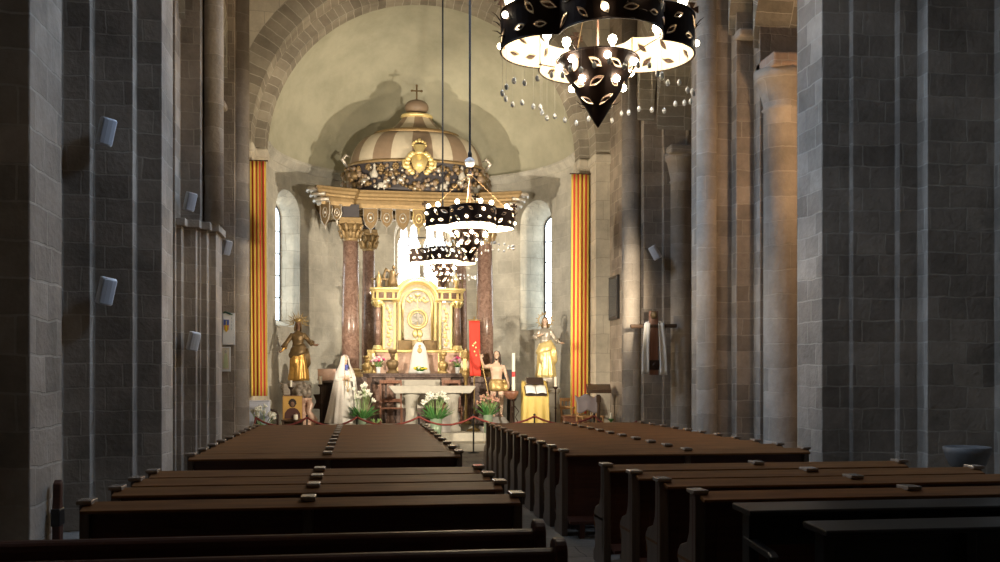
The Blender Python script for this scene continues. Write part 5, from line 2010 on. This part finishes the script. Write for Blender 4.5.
def candlestick(label, u, y, zb, h, hc, mat=None, rc=.03):
    x = X(u, y)
    t = thing('candlestick', label, 'candlestick', (x, y, zb))
    m_ = MB(); m_.lathe([(.13, 0), (.13, .02), (.04, .06), (.018, .12), (.018, h * .5), (.035, h * .52), (.018, h * .55), (.018, h - .08), (.07, h - .03), (.075, h)], n=12)
    m_.build('stem', mat or M['iron'], t, smooth=True)
    m_ = MB(); m_.tube([(0, 0, h), (0, 0, h + hc)], rc, 10)
    m_.build('candle', M['wax'], t)
    return t


candlestick('thin iron candlestick with a white candle, left of the icon', 291, 25.2, .40, 1.22, .17)
candlestick('iron candlestick with a thick white candle, between saint and pink box', 320.5, 25.9, .58, 1.10, .22, None, .045)
candlestick('tall iron candlestick right of the draped lectern, candle before the saint', 555.5, 25.1, .40, 1.22, .26, None, .038)
candlestick('gilt candlestick with white candle at the left end of the retable', 373, 27.2, 1.98, .25, .32, M['gold_old'])
candlestick('gilt candlestick with white candle at the right end of the retable', 460.5, 27.2, 1.98, .25, .2, M['gold_old'])
candlestick('small green candle holder by the foot of the right pale wall', 611, 23.6, .19, .62, .16, M['leaf'], .03)

# pink marble box on dark table
xb = X(327, 26.2)
t = thing('pink_box', 'pinkish box on a dark side table, behind the veiled statue', 'box', (xb, 26.25, 1.78))
m_ = MB(); m_.box(-.24, .24, -.17, .17, .03, .30); m_.box(-.25, .25, -.18, .18, 0, .04); m_.box(-.25, .25, -.18, .18, .29, .32)
m_.build('body', M['marble_pink'], t, bevel=.01)
t = thing('dark_side_table', 'tall dark wooden side table under the pinkish box', 'table', (xb, 26.25, .58))
m_ = MB(); m_.box(-.22, .20, -.2, .2, 1.14, 1.2)
m_.build('table_top', M['wood_dark'], t, bevel=.01)
for x in (-.16, .15):
    for y in (-.14, .14):
        m_ = MB(); m_.box(x - .03, x + .03, y - .03, y + .03, 0, 1.14)
        m_.build('leg', M['wood_dark'], t)
m_ = MB(); m_.box(-.18, .17, .12, .15, .1, 1.14)
m_.build('back_panel', M['wood_dark'], t)

# icon on a small table, cabinet, rail
xi = X(292.5, 24.6)
t = thing('icon_painting', 'gold ground icon of a bearded figure, below the left saint', 'icon', (xi, 24.62, .80))
m_ = MB(); m_.box(-.25, .25, -.02, .02, 0, .60)
m_.build('panel', M['icon_frame'], t, bevel=.006)
m_ = MB(); m_.box(-.235, .235, -.024, -.018, .015, .585)
m_.build('gold_ground', M['icon_gold'], t)
m_ = MB(); m_.prism([(-.20, .02), (.20, .02), (.19, .16), (.13, .25), (.06, .29), (-.06, .29), (-.13, .25), (-.19, .16)], -.032, -.022, 'y')
m_.build('robe', M['icon_robe'], t)
m_ = MB(); m_.ball((0, -.028, .40), (.085, .010, .10), 16)
for k_ in range(8):
    m_.ball((.075 * cos(k_ * PI / 7), -.028, .41 + .085 * sin(k_ * PI / 7)), (.03, .008, .035), 8)
m_.build('hair', M['hair'], t, smooth=True)
m_ = MB(); m_.ball((0, -.036, .385), (.05, .009, .07), 12); m_.ball((.09, -.034, .13), (.03, .008, .04), 8)
m_.build('face', M['flesh_dark'], t, smooth=True)
t = thing('icon_easel', 'dark low stand holding the icon', 'stand', (xi, 24.75, .19))
m_ = MB(); m_.box(-.28, .28, -.16, .08, .56, .60); m_.box(-.26, -.22, -.12, .06, 0, .56); m_.box(.22, .26, -.12, .06, 0, .56); m_.box(-.22, .22, .02, .05, .06, 1.05)
m_.build('frame', M['wood_dark'], t, bevel=.006)
xg = X(295, 24.3)
t = thing('glass_candle', 'small cream candle jar in front of the icon', 'candle', (xg, 24.56, .79))
m_ = MB(); m_.lathe([(.045, 0), (.055, .02), (.055, .13), (.045, .135), (.0001, .12)], n=14)
m_.build('jar', M['wax'], t, smooth=True)
xk = X(254, 24.45)
t = thing('white_cabinet', 'bluish white cabinet at the foot of the left flag', 'cabinet', (-2.52, 24.0, .19))
m_ = MB(); m_.box(-.24, .27, -.2, .16, .05, 1.08); m_.box(-.25, .28, -.21, .17, 1.08, 1.11); m_.box(-.22, .25, -.18, .14, 0, .06)
m_.build('body', M['box_white'], t, bevel=.015)
m_ = MB(); m_.box(-.21, .0, -.215, -.2, .12, 1.02); m_.box(.03, .24, -.215, -.2, .12, 1.02)
m_.build('door', M['box_white'], t, bevel=.005)
xk = X(272, 24.5)
t = thing('iron_rail', 'dark iron rail end beside the white cabinet', 'rail', (xk, 24.5, .19))
m_ = MB(); m_.tube([(.14, 0, .0), (.14, 0, .72), (.10, 0, .82), (-.05, 0, .86), (-.28, -.0, .96)], .03, 8)
m_.build('bar', M['iron'], t, smooth=True)
m_ = MB(); m_.box(.06, .22, -.08, .08, 0, .03)
m_.build('foot', M['iron'], t)


# ------------------------------------------------------------------ flowers
def petal_me(name, kind, mat):
    m_ = MB()
    if kind == 'lily':
        for k_ in range(6):
            a = k_ * PI / 3
            q = [(.008, 0), (.016, .03), (.030, .06), (.055, .082), (.070, .078)]
            m_.tube([(r * cos(a), r * sin(a), z) for r, z in q], [.006, .012, .018, .016, .003], 5)
    elif kind == 'carnation':
        r7 = random.Random(2)
        for k_ in range(14):
            d = Vector((r7.uniform(-1, 1), r7.uniform(-1, 1), r7.uniform(0, 1.2))).normalized()
            m_.tube([(0, 0, 0), d * .03, d * .05], [.008, .02, .012], 5)
    else:
        for k_ in range(5):
            a = k_ * 2 * PI / 5
            m_.tube([(.004 * cos(a), .004 * sin(a), 0), (.022 * cos(a), .022 * sin(a), .03), (.012 * cos(a), .012 * sin(a), .075)], [.01, .018, .005], 5)
    return m_.mesh('flower', mat, smooth=True)


def bouquet(label, vlabel, u, y, zb, hv, rv, h, spread, n, kind, mats, nleaf, vmat, seed, leaf_len=.3, name='lily_bouquet', s=1.0):
    r8 = random.Random(seed)
    x = X(u, y)
    v = thing('flower_vase', vlabel, 'vase', (x, y, zb))
    m_ = MB(); m_.lathe([(rv * .75, 0), (rv * .8, .02), (rv * .85, hv * .4), (rv, hv), (rv * .92, hv), (rv * .75, hv * .4), (.0001, .03)], n=20)
    m_.build('body', vmat, v, smooth=True)
    t = thing(name, label, 'flowers', (x, y, zb))
    st, lf = MB(), MB()
    mes = [petal_me('flower', kind, m_) for m_ in mats]
    for i in range(n):
        a = r8.uniform(0, 2 * PI); q = math.sqrt(r8.random()) * spread
        top = Vector((q * cos(a), q * sin(a) * .7, hv + (h - hv) * (1 - .45 * (q / spread) ** 2) * r8.uniform(.78, 1.0)))
        p0 = Vector((.3 * rv * cos(a), .3 * rv * sin(a), .04)); p1 = Vector((.6 * rv * cos(a), .6 * rv * sin(a), hv))
        st.tube([p0, p1, p1.lerp(top, .55) + Vector((0, 0, .04)), top], .006, 5)
        o = bpy.data.objects.new('flower', mes[i % len(mes)]); C.objects.link(o); o.parent = t
        o.location = top
        o.rotation_euler = (r8.uniform(-.9, .5), r8.uniform(-.6, .6), r8.uniform(0, 6))
        k_ = s * r8.uniform(.85, 1.15); o.scale = (k_, k_, k_)
    st.build('stems', M['leaf_pale'], t)
    for i in range(nleaf):
        a = r8.uniform(0, 2 * PI)
        p1 = Vector((.5 * rv * cos(a), .5 * rv * sin(a), hv * .9))
        L = leaf_len * r8.uniform(.7, 1.2)
        d = Vector((cos(a), sin(a) * .7, r8.uniform(.5, 1.6))).normalized()
        p2 = p1 + d * L * .6; p3 = p1 + d * L + Vector((0, 0, -.10 * L))
        wv = Vector((-sin(a), cos(a), 0))
        pts = []
        for tt, w_ in ((0, .008), (.25, .03), (.5, .042), (.75, .03), (1, .002)):
            c = p1.lerp(p2, min(1, tt * 1.6)) if tt < .6 else p2.lerp(p3, (tt - .6) / .4)
            pts += [c - wv * w_, c + Vector((0, 0, -.006)), c + wv * w_]
        fs = []
        for k_ in range(4):
            for j in range(2):
                b_ = k_ * 3 + j
                fs.append((b_, b_ + 1, b_ + 4, b_ + 3))
        lf.add(pts, fs)
    lf.build('leaves', M['leaf'], t, smooth=True, solid=.004)
    return t


bouquet('white lilies with broad green leaves before the altar table', 'tall green glass vase of the lilies before the altar table', 436, 24.55, .19, .62, .16, 1.30, .34, 24, 'lily', [M['petal_white']], 42, M['vase_glass'], 1, .46, s=1.15)
bouquet('white lilies beside the veiled statue', 'green glass vase on the step beside the veiled statue', 362, 25.15, .40, .40, .12, 1.32, .27, 17, 'lily', [M['petal_white']], 44, M['vase_glass'], 2, .44, s=1.1)
bouquet('white lilies in the far left corner beside the cabinet', 'glass vase in the far left corner beside the cabinet', 262, 23.5, 0, .55, .12, 1.16, .32, 16, 'lily', [M['petal_white']], 34, M['vase_glass'], 3, .34)
bouquet('salmon tulips left of the bare-chested statue', 'green glass vase of the salmon tulips', 488, 24.95, .40, .48, .13, 1.06, .34, 46, 'tulip', [M['petal_salmon'], M['petal_rose']], 20, M['vase_glass'], 4, .4, 'tulip_bouquet', .95)
bouquet('mauve and magenta flowers at the left of the altar top', 'small glass vase on the altar top, left side', 378.5, 26.85, 1.98, .18, .07, .46, .22, 30, 'carnation', [M['petal_mauve'], M['petal_pink'], M['petal_magenta'], M['petal_white']], 8, M['vase_white'], 5, .12, 'carnation_bouquet', .9)
bouquet('pink and magenta flowers at the right of the altar top', 'small glass vase on the altar top, right side', 457.5, 26.85, 1.98, .18, .07, .48, .20, 28, 'carnation', [M['petal_mauve'], M['petal_magenta'], M['petal_pink']], 8, M['vase_white'], 6, .12, 'carnation_bouquet', .9)
bouquet('yellow flowers with green leaves before the white statuette', 'low bowl of the yellow flowers on the altar', 420, 26.8, 1.98, .06, .13, .17, .20, 26, 'carnation', [M['petal_yellow'], M['petal_yellow'], M['petal_white']], 18, M['vase_white'], 7, .15, 'yellow_flowers', .8)
# small drooping pot plant on the step
x = X(376, 24.9)
t = thing('small_plant', 'small drooping green plant right of the lilies by the veiled statue', 'plant', (x, 25.3, .40))
m_ = MB()
for k_ in range(6):
    a = k_ * 1.05
    m_.tube([(0, 0, .0), (.03 * cos(a), .03 * sin(a), .25), (.12 * cos(a), .12 * sin(a), .36), (.18 * cos(a), .18 * sin(a), .28)], [.012, .014, .024, .003], 5)
m_.build('leaves', M['leaf_pale'], t, smooth=True)
m_ = MB(); m_.lathe([(.06, 0), (.08, .13), (.075, .13), (.0001, .1)], n=14)
m_.build('pot', M['vase_white'], t, smooth=True)

# ------------------------------------------------------------------ rope barrier
py = 23.3
posts = [256, 307, 357, 419, 473.5, 534.5, 594]
names = ['by the cabinet', 'under the left saint', 'before the veiled statue', 'left of the white lilies', 'at the head of the aisle', 'before the draped lectern', 'before the wooden lectern']
pp = []
for u, nm in zip(posts, names):
    x = X(u, py)
    t = thing('rope_post', 'black rope barrier post %s' % nm, 'post', (x, py, 0), group='posts of the rope barrier')
    m_ = MB(); m_.lathe([(.15, 0), (.15, .015), (.03, .03), (.021, .05), (.021, .90), (.03, .92), (.03, .95), (.0001, .97)], n=14)
    m_.build('pole', M['post'], t, smooth=True)
    m_ = MB(); m_.tube([(.032 * cos(a), .032 * sin(a), .90) for a in [2 * PI * i / 14 for i in range(14)]], .008, 6, closed=True)
    m_.build('ring', M['gold_old'], t)
    pp.append(Vector((x, py, .90)))
ends = [Vector((-2.45, 20.2, .62))] + pp + [Vector((6.25, 21.2, .85))]
rn = ['from the left pier to the post by the cabinet', 'between the cabinet and the left saint', 'under the left saint and the candles', 'between the veiled statue and the lilies', 'hanging before the altar table', 'below the salmon tulips', 'before the draped lectern and the low chest', 'from the wooden lectern to the right pier']
for i in range(len(ends) - 1):
    a, b_ = ends[i], ends[i + 1]
    sag = .20 if 0 < i < len(ends) - 2 else .22
    m_ = MB()
    m_.tube([a.lerp(b_, k_ / 18) + Vector((0, -.03, -sag * 4 * (k_ / 18) * (1 - k_ / 18))) for k_ in range(19)], .024, 8)
    o = m_.build('barrier_rope', M['rope'], smooth=True)
    tag(o, 'dark red rope %s' % rn[i], 'rope', 'ropes of the barrier')

# ------------------------------------------------------------------ things on the piers
# two framed sheets on the left
yq = 21.695
x0_, x1_ = X(222.5, yq), X(235, yq)
t = thing('framed_poster', 'white framed sheet with a coat of arms on the left pier', 'poster', ((x0_ + x1_) / 2, yq, Z(345, x0_, yq)))
w, h = (x1_ - x0_) / 2, Z(313, x0_, yq) - Z(345, x0_, yq)
m_ = MB(); m_.box(-w, w, -.03, .02, 0, h)
m_.build('frame', M['speaker'], t, bevel=.006)
m_ = MB(); m_.box(-w + .02, w - .02, -.034, -.028, .02, h - .02)
m_.build('sheet', M['paper'], t)
m_ = MB(); m_.prism([(-.105, .56), (.01, .56), (.01, .44), (-.105, .44)], -.039, -.033, 'y')
m_.build('shield_top', M['poster_blue'], t)
m_ = MB(); m_.prism([(-.105, .44), (.01, .44), (.0, .34), (-.047, .28), (-.095, .34)], -.039, -.033, 'y')
m_.build('shield_base', M['poster_orange'], t)
m_ = MB(); m_.prism([(-.055, .44), (-.04, .44), (-.042, .52), (-.0475, .55), (-.053, .52)], -.042, -.036, 'y'); m_.prism([(-.065, .43), (-.03, .43), (-.035, .31), (-.047, .29), (-.06, .31)], -.042, -.036, 'y')
m_.build('shield_charge', M['petal_yellow'], t)
m_ = MB(); m_.tube([(-.12, -.037, .70), (-.07, -.037, .73), (-.02, -.037, .715), (.03, -.037, .69), (.09, -.037, .67)], [.008, .022, .02, .022, .006], 6)
m_.build('hat_mark', M['poster_dark'], t)
m_ = MB()
for k_ in range(4):
    m_.box(.06, .07, -.037, -.033, .33 + .08 * k_, .38 + .08 * k_)
m_.build('tassel_mark', M['grille'], t)
x0_, x1_ = X(221.5, yq), X(230.5, yq)
t = thing('framed_print', 'small framed print of a robed figure under the coat of arms sheet', 'picture', ((x0_ + x1_) / 2, yq, Z(371.5, x0_, yq)))
w, h = (x1_ - x0_) / 2, Z(347, x0_, yq) - Z(371.5, x0_, yq)
m_ = MB(); m_.box(-w, w, -.025, .02, 0, h)
m_.build('frame', M['speaker'], t, bevel=.006)
m_ = MB(); m_.box(-w + .022, w - .022, -.029, -.024, .05, h - .02)
m_.build('sheet', M['poster_tan'], t)
m_ = MB(); m_.prism([(-.055, .08), (.055, .08), (.04, .3), (.02, .4), (-.02, .4), (-.04, .3)], -.034, -.028, 'y')
m_.build('printed_figure', M['poster_green'], t)
m_ = MB(); m_.ball((0, -.03, .44), (.03, .006, .04), 10)
m_.build('printed_head', M['altar_stone'], t)

# dark wall screen, right
yq = 23.75
t = thing('wall_screen', 'dark framed screen seen edge-on beside the right pier', 'screen', (6.40, yq, 3.35), 0)
m_ = MB(); m_.box(-.02, .06, -.42, .42, 0, 1.12)
m_.build('frame', M['frame_wood'], t, bevel=.01)
m_ = MB(); m_.box(-.026, -.018, -.36, .36, .07, 1.05)
m_.build('glass', M['screen'], t)

# cross with white stole
yq = 21.35
xq = X(652, yq)
zq = Z(375, xq, yq)
t = thing('wooden_cross', 'dark wooden cross with a draped white stole on the right pier', 'cross', (xq, yq - .12, zq))
m_ = MB(); m_.box(-.11, .11, -.02, .04, 0, 1.48)
m_.build('upright', M['wood_red'], t, bevel=.012)
m_ = MB(); m_.tube([(-.55, 0, 1.12), (.55, 0, 1.14)], .045, 10)
m_.build('crossbar', M['wood_dark'], t)
m_ = MB(); m_.box(-.12, .12, -.06, -.02, .12, .34); m_.ball((0, -.07, .23), (.05, .03, .07), 8)
m_.build('foot_block', M['iron'], t, bevel=.02)
m_ = MB(); m_.lathe([(.06, 1.30), (.09, 1.36), (.07, 1.46), (.0001, 1.48)], (0, -.03, 0), 10)
m_.build('knob', M['bronze'], t, smooth=True)
st_ = thing('white_stole', 'white cloth stole hanging in two bands from the wooden cross', 'cloth', (xq, yq - .12, zq))
for sx, x_, zb in ((-1, -.19, .02), (1, .18, .0)):
    m_ = MB()
    m_.grid(lambda u, v: (x_ + sx * .03 + (u - .5) * (.14 + .04 * (1 - v)) - sx * .05 * v * v, -.075 - .02 * sin(u * 7 + v * 3), zb + (1.20 - zb) * v), 6, 12)
    m_.build('cloth_band', M['white_cloth'], st_, smooth=True, solid=.012)
m_ = MB(); m_.tube([(-.2, -.06, 1.18), (-.17, .0, 1.20), (-.05, .06, 1.24), (.05, .06, 1.25), (.16, .0, 1.22), (.19, -.06, 1.2)], [.03] * 6, 8)
m_.build('neck_fold', M['white_cloth'], st_, smooth=True)

# narrow post against the near left pier
t = thing('offertory_post', 'narrow dark wooden post with hooked top against the near left pier', 'post', (-2.43, 8.10, 0))
m_ = MB(); m_.prism([(-.05, 0), (.05, 0), (.05, .80), (.035, .84), (.035, .96), (.05, 1.0), (.02, 1.03), (-.03, 1.0), (-.035, .86), (-.05, .80)], -.03, .03, 'x')
m_.build('post', M['pew_dark'], t, bevel=.01)
m_ = MB(); m_.box(-.07, .07, -.09, .09, 0, .05)
m_.build('foot', M['black_wood'], t, bevel=.008)
m_ = MB(); m_.box(-.035, .035, -.07, .07, .66, .80)
m_.build('box', M['black_wood'], t, bevel=.008)
